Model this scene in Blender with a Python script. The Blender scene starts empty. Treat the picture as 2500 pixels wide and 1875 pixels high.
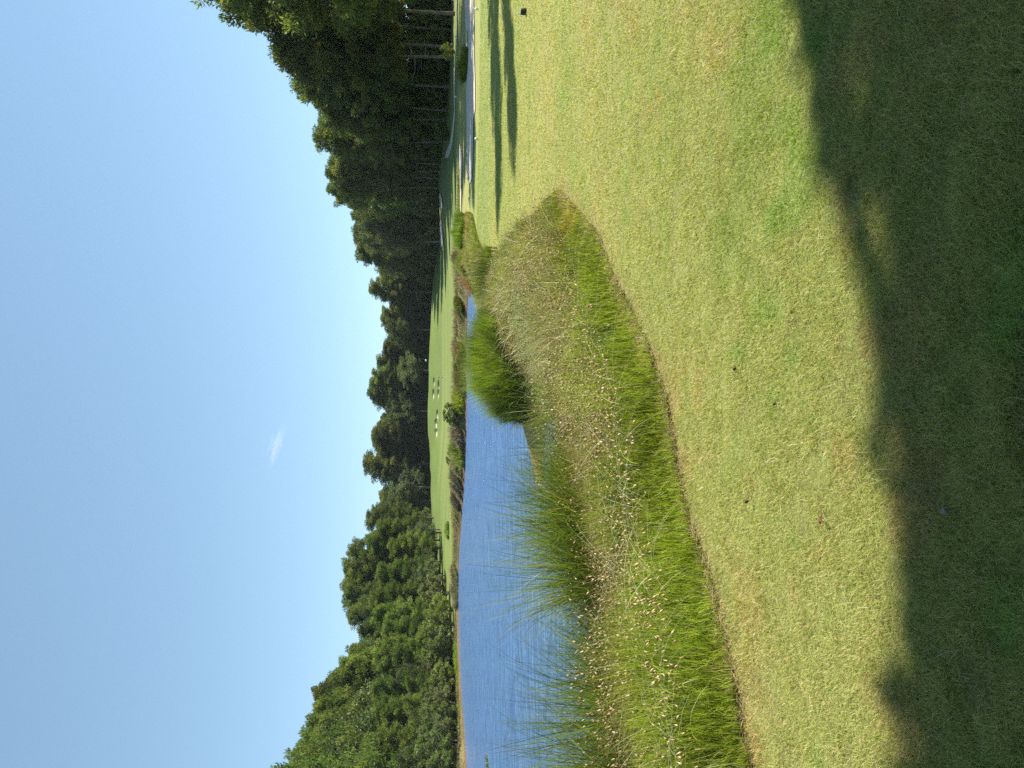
import bpy, math, random
import numpy as np
from mathutils import Vector, Matrix
S = bpy.context.scene
COL = S.collection
R = math.radians
# ------------------------------------------------------------------ camera (portrait photo lying on its side: rolled 90 degrees)
CAM_Z = 1.55; FPX = 1850.0; HORV = 1075.0
PITCH = math.atan((1250.0 - HORV) / FPX)
cp, sp = math.cos(PITCH), math.sin(PITCH)
cam = bpy.data.objects.new('camera', bpy.data.cameras.new('camera')); COL.objects.link(cam)
cam.matrix_world = Matrix(((0, 1, 0, 0), (-sp, 0, -cp, 0), (-cp, 0, sp, CAM_Z), (0, 0, 0, 1)))
cam.data.sensor_width = 36; cam.data.lens = 36 * FPX / 2500; cam.data.clip_start = .05; cam.data.clip_end = 8000
S.camera = cam
# ------------------------------------------------------------------ sky, sun, exposure
SUN_EL = R(47); SAZ = (.928, .371)          # compass direction of the sun in plan (x right of view, y along view)
w = bpy.data.worlds.new('World'); S.world = w; w.use_nodes = True
nt = w.node_tree; bg = nt.nodes['Background']
sky = nt.nodes.new('ShaderNodeTexSky'); sky.sky_type = 'NISHITA'; sky.sun_disc = False
sky.sun_elevation = SUN_EL; sky.sun_rotation = math.atan2(SAZ[0], SAZ[1])
sky.air_density = .7; sky.dust_density = 0; sky.ozone_density = 3; sky.altitude = 0
gm = nt.nodes.new('ShaderNodeGamma'); gm.inputs[1].default_value = .58; nt.links.new(sky.outputs[0], gm.inputs[0])
tn = nt.nodes.new('ShaderNodeVectorMath'); tn.operation = 'MULTIPLY'; tn.inputs[1].default_value = (1.15, 1.38, 1.42)
nt.links.new(gm.outputs[0], tn.inputs[0]); nt.links.new(tn.outputs[0], bg.inputs[0]); bg.inputs[1].default_value = .12
sun = bpy.data.objects.new('sun', bpy.data.lights.new('sun', 'SUN')); COL.objects.link(sun)
sun.data.energy = 5.0; sun.data.angle = R(.53); sun.data.color = (1, .93, .82)
SV = Vector((SAZ[0] * math.cos(SUN_EL), SAZ[1] * math.cos(SUN_EL), math.sin(SUN_EL)))
sun.rotation_euler = SV.to_track_quat('Z', 'Y').to_euler(); sun.location = (60, 20, 60)
S.view_settings.view_transform = 'Standard'; S.view_settings.look = 'None'
S.view_settings.exposure = 1.15; S.view_settings.gamma = 1
S.cycles.max_bounces = 6; S.cycles.diffuse_bounces = 3; S.cycles.glossy_bounces = 2
S.cycles.transparent_max_bounces = 8; S.cycles.transmission_bounces = 3; S.cycles.volume_bounces = 1
S.cycles.use_denoising = False; S.cycles.sample_clamp_indirect = 4; S.cycles.sample_clamp_direct = 8

# ------------------------------------------------------------------ helpers
def tag(o, label=None, cat=None, group=None, kind=None):
    if label: o['label'] = label
    if cat: o['category'] = cat
    if group: o['group'] = group
    if kind: o['kind'] = kind
    return o

def empty(name, loc=(0, 0, 0), rz=0):
    o = bpy.data.objects.new(name, None); COL.objects.link(o); o.location = loc; o.rotation_euler = (0, 0, rz)
    o.empty_display_size = .3
    return o

def mesh(name, v, faces, col=None, mat=None, parent=None, smooth=False, mats=None, link=True):
    """faces: list of int arrays (n,3) and/or (n,4)"""
    me = bpy.data.meshes.new(name)
    v = np.asarray(v, np.float32)
    fl = [np.asarray(f, np.int32) for f in faces if len(f)]
    nl = sum(f.size for f in fl); nf = sum(len(f) for f in fl)
    me.vertices.add(len(v)); me.vertices.foreach_set('co', v.ravel())
    me.loops.add(nl); me.loops.foreach_set('vertex_index', np.concatenate([f.ravel() for f in fl]))
    me.polygons.add(nf)
    cnt = np.concatenate([np.full(len(f), f.shape[1], np.int32) for f in fl])
    st = np.concatenate([[0], np.cumsum(cnt)[:-1]]).astype(np.int32)
    me.polygons.foreach_set('loop_start', st)
    try: me.polygons.foreach_set('loop_total', cnt)
    except Exception: pass
    if smooth: me.polygons.foreach_set('use_smooth', np.ones(nf, bool))
    if col is not None:
        a = me.color_attributes.new('Col', 'FLOAT_COLOR', 'POINT')
        c = np.ones((len(v), 4), np.float32); c[:, :3] = col
        a.data.foreach_set('color', c.ravel())
    me.update(); me.validate()
    if mat: me.materials.append(mat)
    if not link: return me
    o = bpy.data.objects.new(name, me); COL.objects.link(o)
    if parent: o.parent = parent
    return o

def rays(V, Y):
    V = np.asarray(V, float); Y = np.asarray(Y, float)
    u = 937.5 - Y; v = V - 1250
    d = np.stack([u, FPX * cp - v * sp, -FPX * sp - v * cp], -1)
    return d / np.linalg.norm(d, axis=-1, keepdims=True)

def at_dist(V, Y, d):
    r = rays(V, Y); t = d / r[1]
    return np.array([r[0] * t, d, CAM_Z + r[2] * t])

def vnoise(x, y, s, seed=0):
    """value noise, period cell s, range 0..1"""
    rs = np.random.RandomState(seed); T = rs.rand(256, 256)
    x = np.asarray(x) / s + 1000.3; y = np.asarray(y) / s + 1000.7
    xi = np.floor(x).astype(int); yi = np.floor(y).astype(int); fx = x - xi; fy = y - yi
    fx = fx * fx * (3 - 2 * fx); fy = fy * fy * (3 - 2 * fy)
    a = T[xi & 255, yi & 255]; b = T[(xi + 1) & 255, yi & 255]; c = T[xi & 255, (yi + 1) & 255]; d = T[(xi + 1) & 255, (yi + 1) & 255]
    return (a * (1 - fx) + b * fx) * (1 - fy) + (c * (1 - fx) + d * fx) * fy

def sstep(a, b, x):
    t = np.clip((x - a) / (b - a), 0, 1); return t * t * (3 - 2 * t)

def sdpoly(px, py, poly):
    """signed distance, negative inside"""
    px = np.asarray(px, float); py = np.asarray(py, float)
    d = np.full(px.shape, 1e9); ins = np.zeros(px.shape, bool); n = len(poly)
    for i in range(n):
        ax, ay = poly[i]; bx, by = poly[(i + 1) % n]
        ex, ey = bx - ax, by - ay; wx, wy = px - ax, py - ay
        t = np.clip((wx * ex + wy * ey) / (ex * ex + ey * ey + 1e-12), 0, 1)
        d = np.minimum(d, (wx - ex * t) ** 2 + (wy - ey * t) ** 2)
        c = ((ay <= py) & (by > py)) | ((by <= py) & (ay > py))
        xi = ax + (py - ay) / (by - ay + 1e-12) * ex
        ins ^= c & (px < xi)
    d = np.sqrt(d); return np.where(ins, -d, d)

def smooth_poly(p, it=2):
    p = [tuple(a) for a in p]
    for _ in range(it):
        q = []
        for i in range(len(p)):
            a = p[i]; b = p[(i + 1) % len(p)]
            q += [(a[0] * .75 + b[0] * .25, a[1] * .75 + b[1] * .25), (a[0] * .25 + b[0] * .75, a[1] * .25 + b[1] * .75)]
        p = q
    return p

# ------------------------------------------------------------------ lie of the land
WZ = -0.9
POND = smooth_poly([(-26, -8), (-14, -5), (-8, 1.2), (-4.5, 5.0), (-2.5, 7.6), (-1.05, 9.9), (-.4, 12.3), (-.1, 14.8), (-.2, 16.6), (-1.2, 17.9), (-3.0, 18.4), (-1.5, 19.2), (-1.0, 20.4), (-.5, 22),
        (.8, 26), (3.2, 33), (4.8, 42), (6.4, 52), (8.2, 60), (8.6, 66), (6, 69.5), (0, 70.5), (-5, 72), (-9, 76), (-12.5, 82),
        (-17, 90), (-21, 98), (-26, 103.5), (-31, 103.5), (-35, 99), (-36.5, 90), (-35.5, 80), (-36, 70), (-33, 62), (-27, 52), (-23, 43), (-22.5, 35), (-26, 24), (-32, 10)], 2)
_c = []
for x, y in [(0, 0), (5, 5), (-5, -6), (10, 15), (3, 15), (0, 9), (15, 30), (-20, -20), (25, -10), (8, 30), (20, 50), (14, 50), (10, 62), (30, 60), (-3, 4.5),
             (40, 20), (40, 45), (0, 78), (-8, 84), (12, 76), (30, 78), (60, 60), (-60, 0), (-60, 40), (-45, 70), (60, 0), (0, -60), (60, -60), (-60, -60)]:
    _c.append((x, y, 0.0))
for V, Y, d in [(1108, 30, 87), (1107, 130, 87), (1098, 212, 98), (1096, 270, 102), (1091, 344, 108), (1088, 420, 112), (1077, 400, 125), (1071, 450, 138), (1073, 520, 160), (1077, 610, 172),
                (1085, 560, 150), (1090, 620, 140), (1095, 700, 125), (1087, 700, 150), (1086, 850, 152), (1086, 1000, 152), (1088, 1130, 145), (1096, 850, 122), (1096, 1000, 122), (1100, 1130, 115),
                (1064, 640, 190), (1059, 700, 192), (1055, 790, 192), (1049.5, 870, 192), (1054, 925, 190), (1047, 990, 192), (1045, 1060, 192), (1051, 1105, 192), (1049, 1145, 190), (1056, 1172, 188), (1051, 1200, 182), (1060, 1232, 170), (1068, 1270, 158),
                (1075, 1300, 148), (1080, 1335, 140), (1083, 1380, 130), (1093, 1430, 124), (1103, 1500, 116), (1110, 1600, 110), (1116, 1700, 100), (1119, 1800, 90), (1122, 1870, 80),
                (1070, 990, 172), (1069, 940, 174), (1065, 1060, 174), (1076, 1200, 150), (1070, 780, 172)]:
    p = at_dist(V, Y, d); _c.append((p[0], p[1], p[2]))
for x, y, z in [(-30, 245, 4.5), (0, 245, 4.5), (30, 240, 4), (-40, 300, 8), (0, 300, 8.5), (50, 290, 8), (95, 240, 6), (60, 200, 3), (-60, 240, 4), (-60, 160, 1), (-80, 100, .5), (70, 120, 1), (90, 90, .5), (0, 400, 10), (-200, 400, 6), (200, 400, 8), (300, 0, 1), (-300, 0, 1), (0, -300, 1), (100, 300, 3), (-100, 300, 3)]:
    _c.append((x, y, z))
_c = np.array(_c)
def _phi(r2): return r2 * np.log(r2 + 1e-6) * .5
def _tps_fit(c, lam=8.0):
    n = len(c); P = np.c_[np.ones(n), c[:, :2] / 100]
    D = ((c[:, None, :2] - c[None, :, :2]) ** 2).sum(-1) / 1e4
    K = _phi(D) + np.eye(n) * lam * 1e-5
    A = np.block([[K, P], [P.T, np.zeros((3, 3))]])
    return np.linalg.solve(A, np.r_[c[:, 2], 0, 0, 0])
_w = _tps_fit(_c)
def tps(x, y):
    out = _w[-3] + _w[-2] * x / 100 + _w[-1] * y / 100
    for i in range(len(_c)):
        out = out + _w[i] * _phi(((x - _c[i, 0]) ** 2 + (y - _c[i, 1]) ** 2) / 1e4)
    return out
BUNK = []     # small pot bunkers: (x, y, rx, ry)
def H(x, y, bunk=True):
    x = np.asarray(x, float); y = np.asarray(y, float)
    z = tps(x, y)
    r = np.hypot(x, y)
    near = 1 - sstep(30, 60, r)
    z = z * (1 - near) + near * np.where(y > -5, 0, 0)
    z = z + (vnoise(x, y, 3.1, 3) - .5) * .05 * sstep(0, 4, r) + (vnoise(x, y, 11, 4) - .5) * .16 * sstep(15, 60, r)
    z = z - .10 * sstep(4.0, 0, sdpoly(x, y, LAWN)) * (y < 45) if LAWN is not None else z
    s = sdpoly(x, y, POND) + (vnoise(x, y, 1.3, 9) - .5) * .5
    bank = WZ + np.where(s > 0, .04 + .98 * sstep(-.2, 2.7, s) + .02 * np.maximum(s, 0), .05 + .5 * s)
    bank = np.where(s > 3.3, bank + (s - 3.3) * .35, bank)
    z = np.where(s < 12, np.minimum(z, np.maximum(bank, WZ - 1.2)), z)
    if bunk:
        for (bx, by, rx, ry) in BUNK:
            q = np.sqrt(((x - bx) / rx) ** 2 + ((y - by) / ry) ** 2)
            z = z - (.36 * ry) * sstep(1.08, .72, q)
    return z
LAWN = None
def P(V, Y, dmax=400):
    """plan point and height where the line of sight through a photo pixel meets the ground"""
    r = rays(V, Y); t = np.geomspace(1.5, dmax, 1500)
    x = r[0] * t; y = r[1] * t; z = CAM_Z + r[2] * t
    g = H(x, y, False); k = np.nonzero(z < g)[0]
    if len(k) == 0: return np.array([x[-1], y[-1], g[-1]])
    k = k[0]; a, b = t[max(k - 1, 0)], t[k]
    tt = np.linspace(a, b, 20); x = r[0] * tt; y = r[1] * tt
    g = H(x, y, False); k = np.nonzero(CAM_Z + r[2] * tt < g)[0]; k = k[0] if len(k) else 19
    return np.array([x[k], y[k], g[k]])
_edge_px = [(1825, 1875), (1797, 1740), (1780, 1627), (1746, 1503), (1723, 1401), (1672, 1266), (1638, 1085), (1616, 961), (1576, 848), (1525, 735), (1492, 678), (1452, 565), (1401, 508)]
EDGE = []
for V, Y in _edge_px:
    r = rays(V, Y); t = (CAM_Z + .04) / -r[2]; EDGE.append((r[0] * t, r[1] * t))
e0 = EDGE[0]
EDGE = [(-30, -14), (-12, -8), (-6, -1.5), (e0[0] - 1.2, e0[1] - 1.2)] + EDGE + [(2.75, 10.5), (3.0, 13), (3.1, 16), (3.4, 20), (4.0, 25), (4.9, 28), (5.8, 31), (6.9, 34), (8.4, 37.5), (9.3, 41), (10.2, 46), (11, 52), (11.5, 60)]
LAWN = EDGE + [(120, 60), (120, -60), (-40, -60)]     # mown turf on our side of the rough bank

# ------------------------------------------------------------------ materials
def mat(name): 
    m = bpy.data.materials.new(name); m.use_nodes = True; m.node_tree.nodes.clear(); return m, m.node_tree.nodes, m.node_tree.links
def N(ns, t, **kw):
    n = ns.new(t)
    for k, v in kw.items():
        if k.startswith('i_'):
            n.inputs[int(k[2:]) if k[2:].isdigit() else k[2:].replace('_', ' ')].default_value = v
        else: setattr(n, k, v)
    return n
def leaf_mat(name, trans=.35, rough=.5, spec=.3, vary=.12, gain=1.0, tcol=(1.15, 1.25, .55)):
    m, ns, L = mat(name)
    at = N(ns, 'ShaderNodeAttribute', attribute_name='Col')
    oi = N(ns, 'ShaderNodeObjectInfo')
    hs = N(ns, 'ShaderNodeHueSaturation')
    mr = N(ns, 'ShaderNodeMapRange', i_3=1 - vary * 2, i_4=1 + vary * 2)
    L.new(oi.outputs['Random'], mr.inputs[0]); L.new(mr.outputs[0], hs.inputs['Value'])
    mh = N(ns, 'ShaderNodeMapRange', i_3=.5 - vary * .16, i_4=.5 + vary * .12)
    wn = N(ns, 'ShaderNodeMath', operation='FRACT'); w2 = N(ns, 'ShaderNodeMath', operation='MULTIPLY', i_1=7.31)
    L.new(oi.outputs['Random'], w2.inputs[0]); L.new(w2.outputs[0], wn.inputs[0]); L.new(wn.outputs[0], mh.inputs[0]); L.new(mh.outputs[0], hs.inputs['Hue'])
    L.new(at.outputs['Color'], hs.inputs['Color'])
    pb = N(ns, 'ShaderNodeBsdfPrincipled', i_Roughness=rough); pb.inputs['Specular IOR Level'].default_value = spec
    L.new(hs.outputs[0], pb.inputs['Base Color'])
    out = N(ns, 'ShaderNodeOutputMaterial')
    tr = N(ns, 'ShaderNodeBsdfTranslucent'); mx = N(ns, 'ShaderNodeMixShader', i_0=trans)
    mc = N(ns, 'ShaderNodeMix', data_type='RGBA', blend_type='MULTIPLY'); mc.inputs[0].default_value = 1
    mc.inputs[7].default_value = (*tcol, 1); L.new(hs.outputs[0], mc.inputs[6]); L.new(mc.outputs[2], tr.inputs[0])
    L.new(pb.outputs[0], mx.inputs[1]); L.new(tr.outputs[0], mx.inputs[2]); L.new(mx.outputs[0], out.inputs[0])
    return m
def plain(name, c, rough=.8, c2=None, scale=3, detail=8, bump=0, spec=.3):
    m, ns, L = mat(name); pb = N(ns, 'ShaderNodeBsdfPrincipled', i_Roughness=rough); pb.inputs['Specular IOR Level'].default_value = spec
    out = N(ns, 'ShaderNodeOutputMaterial'); L.new(pb.outputs[0], out.inputs[0])
    if c2 is None: pb.inputs['Base Color'].default_value = (*c, 1)
    else:
        tc = N(ns, 'ShaderNodeTexCoord'); no = N(ns, 'ShaderNodeTexNoise'); no.inputs['Scale'].default_value = scale; no.inputs['Detail'].default_value = detail
        L.new(tc.outputs['Object'], no.inputs[0]); cr = N(ns, 'ShaderNodeValToRGB')
        cr.color_ramp.elements[0].color = (*c, 1); cr.color_ramp.elements[1].color = (*c2, 1)
        cr.color_ramp.elements[0].position = .35; cr.color_ramp.elements[1].position = .65
        L.new(no.outputs[0], cr.inputs[0]); L.new(cr.outputs[0], pb.inputs['Base Color'])
        if bump:
            b = N(ns, 'ShaderNodeBump', i_Strength=bump, i_Distance=.1); L.new(no.outputs[0], b.inputs['Height']); L.new(b.outputs[0], pb.inputs['Normal'])
    return m
M_PINE = leaf_mat('pine_needles', .48, .55, .25, .14)
M_OAK = leaf_mat('broad_leaves', .38, .5, .3, .12)
M_GRASS = leaf_mat('grass_blades', .38, .5, .3, 0)
M_SEED = leaf_mat('seed_heads', .2, .7, .15, 0)
M_BARK = plain('bark', (.085, .065, .055), .95, (.18, .145, .12), 2.5, 8, .6)
M_BARKP = plain('pale_bark', (.22, .2, .17), .95, (.4, .37, .32), 3, 8, .4)
M_SAND = plain('sand', (.42, .365, .29), .95, (.52, .46, .37), .8, 10, .15)
M_WHITE = plain('white_paint', (.8, .8, .78), .4)
M_DARK = plain('dark_green_paint', (.02, .03, .028), .45)
M_RED = plain('dry_leaf_red', (.07, .018, .01), .7, (.13, .045, .02), 60)

# ground: zone colours come from the sheet itself, fine grain from noise
def ground_mat():
    m, ns, L = mat('turf')
    at = N(ns, 'ShaderNodeAttribute', attribute_name='Col'); tc = N(ns, 'ShaderNodeTexCoord')
    n1 = N(ns, 'ShaderNodeTexNoise', i_Scale=18.0, i_Detail=10.0, i_Roughness=.75); L.new(tc.outputs['Object'], n1.inputs[0])
    n2 = N(ns, 'ShaderNodeTexNoise', i_Scale=2.2, i_Detail=8.0, i_Roughness=.7); L.new(tc.outputs['Object'], n2.inputs[0])
    a = N(ns, 'ShaderNodeMapRange', i_1=.3, i_2=.7, i_3=.66, i_4=1.34); L.new(n1.outputs[0], a.inputs[0])
    b = N(ns, 'ShaderNodeMapRange', i_1=.3, i_2=.7, i_3=.86, i_4=1.14); L.new(n2.outputs[0], b.inputs[0])
    mu = N(ns, 'ShaderNodeMath', operation='MULTIPLY'); L.new(a.outputs[0], mu.inputs[0]); L.new(b.outputs[0], mu.inputs[1])
    vm = N(ns, 'ShaderNodeVectorMath', operation='SCALE'); L.new(at.outputs['Color'], vm.inputs[0]); L.new(mu.outputs[0], vm.inputs['Scale'])
    pb = N(ns, 'ShaderNodeBsdfPrincipled', i_Roughness=.9); pb.inputs['Specular IOR Level'].default_value = .15
    L.new(vm.outputs[0], pb.inputs['Base Color'])
    bp = N(ns, 'ShaderNodeBump', i_Strength=.7, i_Distance=.05); L.new(n1.outputs[0], bp.inputs['Height']); L.new(bp.outputs[0], pb.inputs['Normal'])
    out = N(ns, 'ShaderNodeOutputMaterial'); L.new(pb.outputs[0], out.inputs[0]); return m
M_TURF = ground_mat()

# ------------------------------------------------------------------ pot bunkers on the mounds (sets BUNK before the ground is cut)
for V, Y, ry in [(1058.5, 934, 9), (1070, 945, 12), (1057, 963.5, 10), (1069, 963, 10), (1067, 1013.7, 9), (1063.5, 1035, 8.5), (1064.5, 1056, 10)]:
    p = P(V, Y); BUNK.append((p[0], p[1], ry / FPX * p[1] * 1.35, 1.6 + ry * .12))

# ------------------------------------------------------------------ ground sheet
def turf_colour(x, y):
    """real colour of the sward by place"""
    n1 = vnoise(x, y, .5, 21); n2 = vnoise(x, y, 2.3, 22); n3 = vnoise(x, y, 9, 23); n4 = vnoise(x * .35, y * 1.5, 2.0, 24)
    g = np.array([.15, .20, .045]); t = np.array([.32, .28, .11]); b = np.array([.235, .26, .075])
    f = np.clip(.50 + (n1 - .5) * .5 + (n2 - .5) * .8 + (n3 - .5) * .5 + (n4 - .5) * .35, 0, 1)[..., None]
    c = g * (1 - f) + t * f; c = c * .6 + b * .4
    return c
def zone_colour(x, y):
    c = turf_colour(x, y)
    s = sdpoly(x, y, POND); e = sdpoly(x, y, LAWN); r = np.hypot(x, y)
    n2 = vnoise(x, y, 1.7, 31)[..., None]
    # beyond the pond: mown fairway, smoother and lighter
    far = sstep(60, 80, y)[..., None]
    fair = np.array([.125, .165, .042]) * (.9 + .2 * vnoise(x * .3, y, 6, 33)[..., None]) + (vnoise(x * .15, y, 4, 35)[..., None] - .5) * np.array([.07, .03, .02])
    c = c * (1 - far) + fair * far
    # tee: pale strip
    tee = (sstep(24.5, 25.5, y) * (1 - sstep(31.2, 31.6, y)) * (x > 5 + .0 * y))[..., None]
    c = c * (1 - tee) + (c * .45 + np.array([.16, .215, .085]) * .55) * tee
    # greens and mounds on the far side
    md = (sstep(158, 166, y))[..., None]; c = c * (1 - md) + (np.array([.10, .145, .032]) * (.85 + .3 * vnoise(x, y * .6, 5, 36)[..., None])) * md
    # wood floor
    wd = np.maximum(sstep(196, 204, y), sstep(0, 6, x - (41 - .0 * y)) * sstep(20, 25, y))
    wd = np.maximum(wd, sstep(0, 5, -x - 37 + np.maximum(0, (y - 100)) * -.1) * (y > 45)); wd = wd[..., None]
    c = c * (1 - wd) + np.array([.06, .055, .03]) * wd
    # rough bank soil and thatch
    bk = ((e > 0) & (s < 5.5) & (y < 62)) | ((s < 3.6) & ((e > 0) | (y > 60)))
    bk = bk[..., None]
    soil = np.array([.13, .11, .05]) * (.6 + .8 * n2)
    c = np.where(bk, soil * .8 + c * .2, c)
    roug = ((e > 0) & (y > 30) & (y < 62))[..., None] & ~bk
    c = np.where(roug, c * .7 + np.array([.2, .19, .04]) * .3, c)
    mud = (s < .25)[..., None]; c = np.where(mud, np.array([.13, .085, .045]), c)
    spit = ((x < -.9) & (x > -3.6) & (y > 17) & (y < 20.4) & (s > -.25))[..., None]; c = np.where(spit, np.array([.34, .23, .11]) * (.7 + .6 * n2), c)
    # worn thatch along the mown edge
    th = np.exp(-((e + .05) / .10) ** 2)[..., None] * (y < 14)[..., None]; c = c * (1 - .4 * th) + np.array([.33, .24, .13]) * .25 * th
    return c
ang = np.concatenate([np.linspace(-180, -34, 90)[:-1], np.linspace(-34, 34, 640), np.linspace(34, 180, 90)[1:-1]]) * math.pi / 180
rad = np.concatenate([np.geomspace(.35, 60, 300)[:-1], np.linspace(60, 150, 170)[:-1], np.linspace(150, 205, 150)[:-1], np.geomspace(205, 1200, 50)])
A, RR = np.meshgrid(ang, rad)
gx = RR * np.sin(A); gy = RR * np.cos(A)
gz = H(gx, gy)
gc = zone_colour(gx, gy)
na = len(ang); nr = len(rad)
V3 = np.stack([gx, gy, gz], -1).reshape(-1, 3); C3 = gc.reshape(-1, 3)
i, j = np.meshgrid(np.arange(nr - 1), np.arange(na), indexing='ij'); jn = (j + 1) % na
quads = np.stack([i * na + j, i * na + jn, (i + 1) * na + jn, (i + 1) * na + j], -1).reshape(-1, 4)[:, ::-1]
cidx = len(V3); V3 = np.vstack([V3, [[0, 0, float(H(0., 0.))]]]); C3 = np.vstack([C3, C3[:1]])
cap = np.stack([np.full(na, cidx), (np.arange(na) + 1) % na, np.arange(na)], -1)[:, ::-1]
ground = mesh('ground', V3, [quads, cap], C3, M_TURF, smooth=True); tag(ground, kind='structure')

# ------------------------------------------------------------------ water
def water_mat():
    m, ns, L = mat('pond_water')
    tc = N(ns, 'ShaderNodeTexCoord'); mp = N(ns, 'ShaderNodeMapping'); mp.inputs['Scale'].default_value = (.38, 1.5, 1); mp.inputs['Rotation'].default_value = (0, 0, R(-14))
    L.new(tc.outputs['Object'], mp.inputs[0])
    a = N(ns, 'ShaderNodeTexNoise', i_Scale=1.5, i_Detail=5.0, i_Roughness=.6, i_Distortion=.6); L.new(mp.outputs[0], a.inputs[0])
    b = N(ns, 'ShaderNodeTexNoise', i_Scale=.95, i_Detail=3.0, i_Distortion=.5); L.new(mp.outputs[0], b.inputs[0])
    ad = N(ns, 'ShaderNodeMath', operation='MULTIPLY_ADD', i_1=2.6); L.new(b.outputs[0], ad.inputs[0]); L.new(a.outputs[0], ad.inputs[2])
    bp = N(ns, 'ShaderNodeBump', i_Strength=1.0, i_Distance=.27); L.new(ad.outputs[0], bp.inputs['Height'])
    pb = N(ns, 'ShaderNodeBsdfPrincipled', i_Roughness=.13, i_IOR=1.333); pb.inputs['Base Color'].default_value = (.085, .185, .38, 1)
    pb.inputs['Specular IOR Level'].default_value = .8
    L.new(bp.outputs[0], pb.inputs['Normal'])
    out = N(ns, 'ShaderNodeOutputMaterial'); L.new(pb.outputs[0], out.inputs[0]); return m
wx, wy = np.meshgrid(np.linspace(-45, 14, 60), np.linspace(-12, 110, 123))
wv = np.stack([wx, wy, np.full(wx.shape, WZ)], -1).reshape(-1, 3); nx_ = 60
ii, jj = np.meshgrid(np.arange(122), np.arange(59), indexing='ij')
wq = np.stack([ii * nx_ + jj, ii * nx_ + jj + 1, (ii + 1) * nx_ + jj + 1, (ii + 1) * nx_ + jj], -1).reshape(-1, 4)
tag(mesh('pond_water', wv, [wq], None, water_mat(), smooth=True), kind='structure')

# ------------------------------------------------------------------ sand strips, cart path, bunkers
def strip(name, rows, m, off=.035, nu=90, nv=10, cap=None):
    """rows: (Y, V_far, V_near) read off the photo, laid on the ground as a real sheet"""
    rows = np.array(rows, float); Ys = np.linspace(rows[0, 0], rows[-1, 0], nu)
    v1 = np.interp(Ys, rows[:, 0], rows[:, 1]); v2 = np.interp(Ys, rows[:, 0], rows[:, 2])
    pts = []
    for k in range(nu):
        a = P(v1[k], Ys[k]); b = P(v2[k], Ys[k])
        for t in np.linspace(0, 1, nv): pts.append(a[:2] * (1 - t) + b[:2] * t)
    pts = np.array(pts); z = H(pts[:, 0], pts[:, 1]) + off
    ii, jj = np.meshgrid(np.arange(nu - 1), np.arange(nv - 1), indexing='ij')
    q = np.stack([ii * nv + jj, ii * nv + jj + 1, (ii + 1) * nv + jj + 1, (ii + 1) * nv + jj], -1).reshape(-1, 4)
    return mesh(name, np.c_[pts, z], [q], None, m, smooth=True)
tag(strip('sand_path', [(-120, 1132, 1156), (0, 1136, 1158), (68, 1138, 1159), (108, 1139, 1158.5), (200, 1141, 1161), (270, 1140.5, 1161), (290, 1141, 1157), (330, 1142, 1156.5), (400, 1143.5, 1155.5), (425, 1143.5, 1154), (440, 1145, 1152), (448, 1147, 1148.5)], M_SAND), kind='structure')
tag(strip('cart_path', [(-60, 1114, 1117), (60, 1115.5, 1117), (100, 1115.5, 1117), (170, 1109, 1111), (200, 1107.5, 1110.5), (270, 1109.5, 1112), (290, 1107, 1110.5), (310, 1105, 1109), (330, 1102.5, 1107), (350, 1099, 1105), (368, 1090, 1100.5), (385, 1087, 1095)], M_SAND), kind='structure')
b = strip('sand_bunker', [(350, 1122, 1123), (365, 1121.5, 1126), (385, 1122, 1130), (400, 1122.5, 1130), (425, 1123, 1128), (460, 1124, 1127), (530, 1124.6, 1125.6)], M_SAND)
tag(b, 'long thin strip of pale sand between the shaded fairway bands', 'bunker')
b = strip('sand_bunker', [(472, 1075, 1077), (482, 1073.5, 1080), (500, 1073.5, 1081), (515, 1076, 1081), (521, 1078, 1079)], M_SAND, .14)
tag(b, 'half shaded sand bunker before the dark wood, the nearer to the cart path', 'bunker')
b = strip('sand_bunker', [(538, 1077, 1079), (545, 1075.5, 1082), (570, 1075.5, 1082), (590, 1077.5, 1082), (604, 1079.5, 1081)], M_SAND, .14)
tag(b, 'long sunlit sand bunker at the foot of the darkest trees', 'bunker')
plabs = ['thin high pot bunker at the right of the upper row, on the crest', 'largest pot bunker, lowest and rightmost on the mound face', 'dark rimmed pot bunker highest on the mound, above the second pair',
         'pot bunker low on the mound just left of the largest one', 'slim pot bunker alone in the middle of the mound', 'deep shaded pot bunker, middle of the left three', 'leftmost slanting pot bunker on the green mound']
for (bx, by, rx, ry), lb in zip(BUNK, plabs):
    q = np.linspace(0, 1, 9)[1:]; th = np.linspace(0, 2 * math.pi, 33)[:-1]
    Q, T = np.meshgrid(q, th, indexing='ij'); x = bx + rx * .93 * Q * np.cos(T); y = by + ry * .93 * Q * np.sin(T)
    v = np.c_[x.ravel(), y.ravel(), (H(x, y) + .04).ravel()]; v = np.vstack([v, [bx, by, float(H(bx, by)) + .04]])
    ii, jj = np.meshgrid(np.arange(7), np.arange(32), indexing='ij'); jn = (jj + 1) % 32
    qd = np.stack([ii * 32 + jj, (ii + 1) * 32 + jj, (ii + 1) * 32 + jn, ii * 32 + jn], -1).reshape(-1, 4)
    cp_ = np.stack([np.full(32, len(v) - 1), np.arange(32), (np.arange(32) + 1) % 32], -1)
    tag(mesh('pot_bunker', v, [qd, cp_], None, M_SAND, smooth=True), lb, 'bunker', 'pot bunkers on the far mound')

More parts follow.
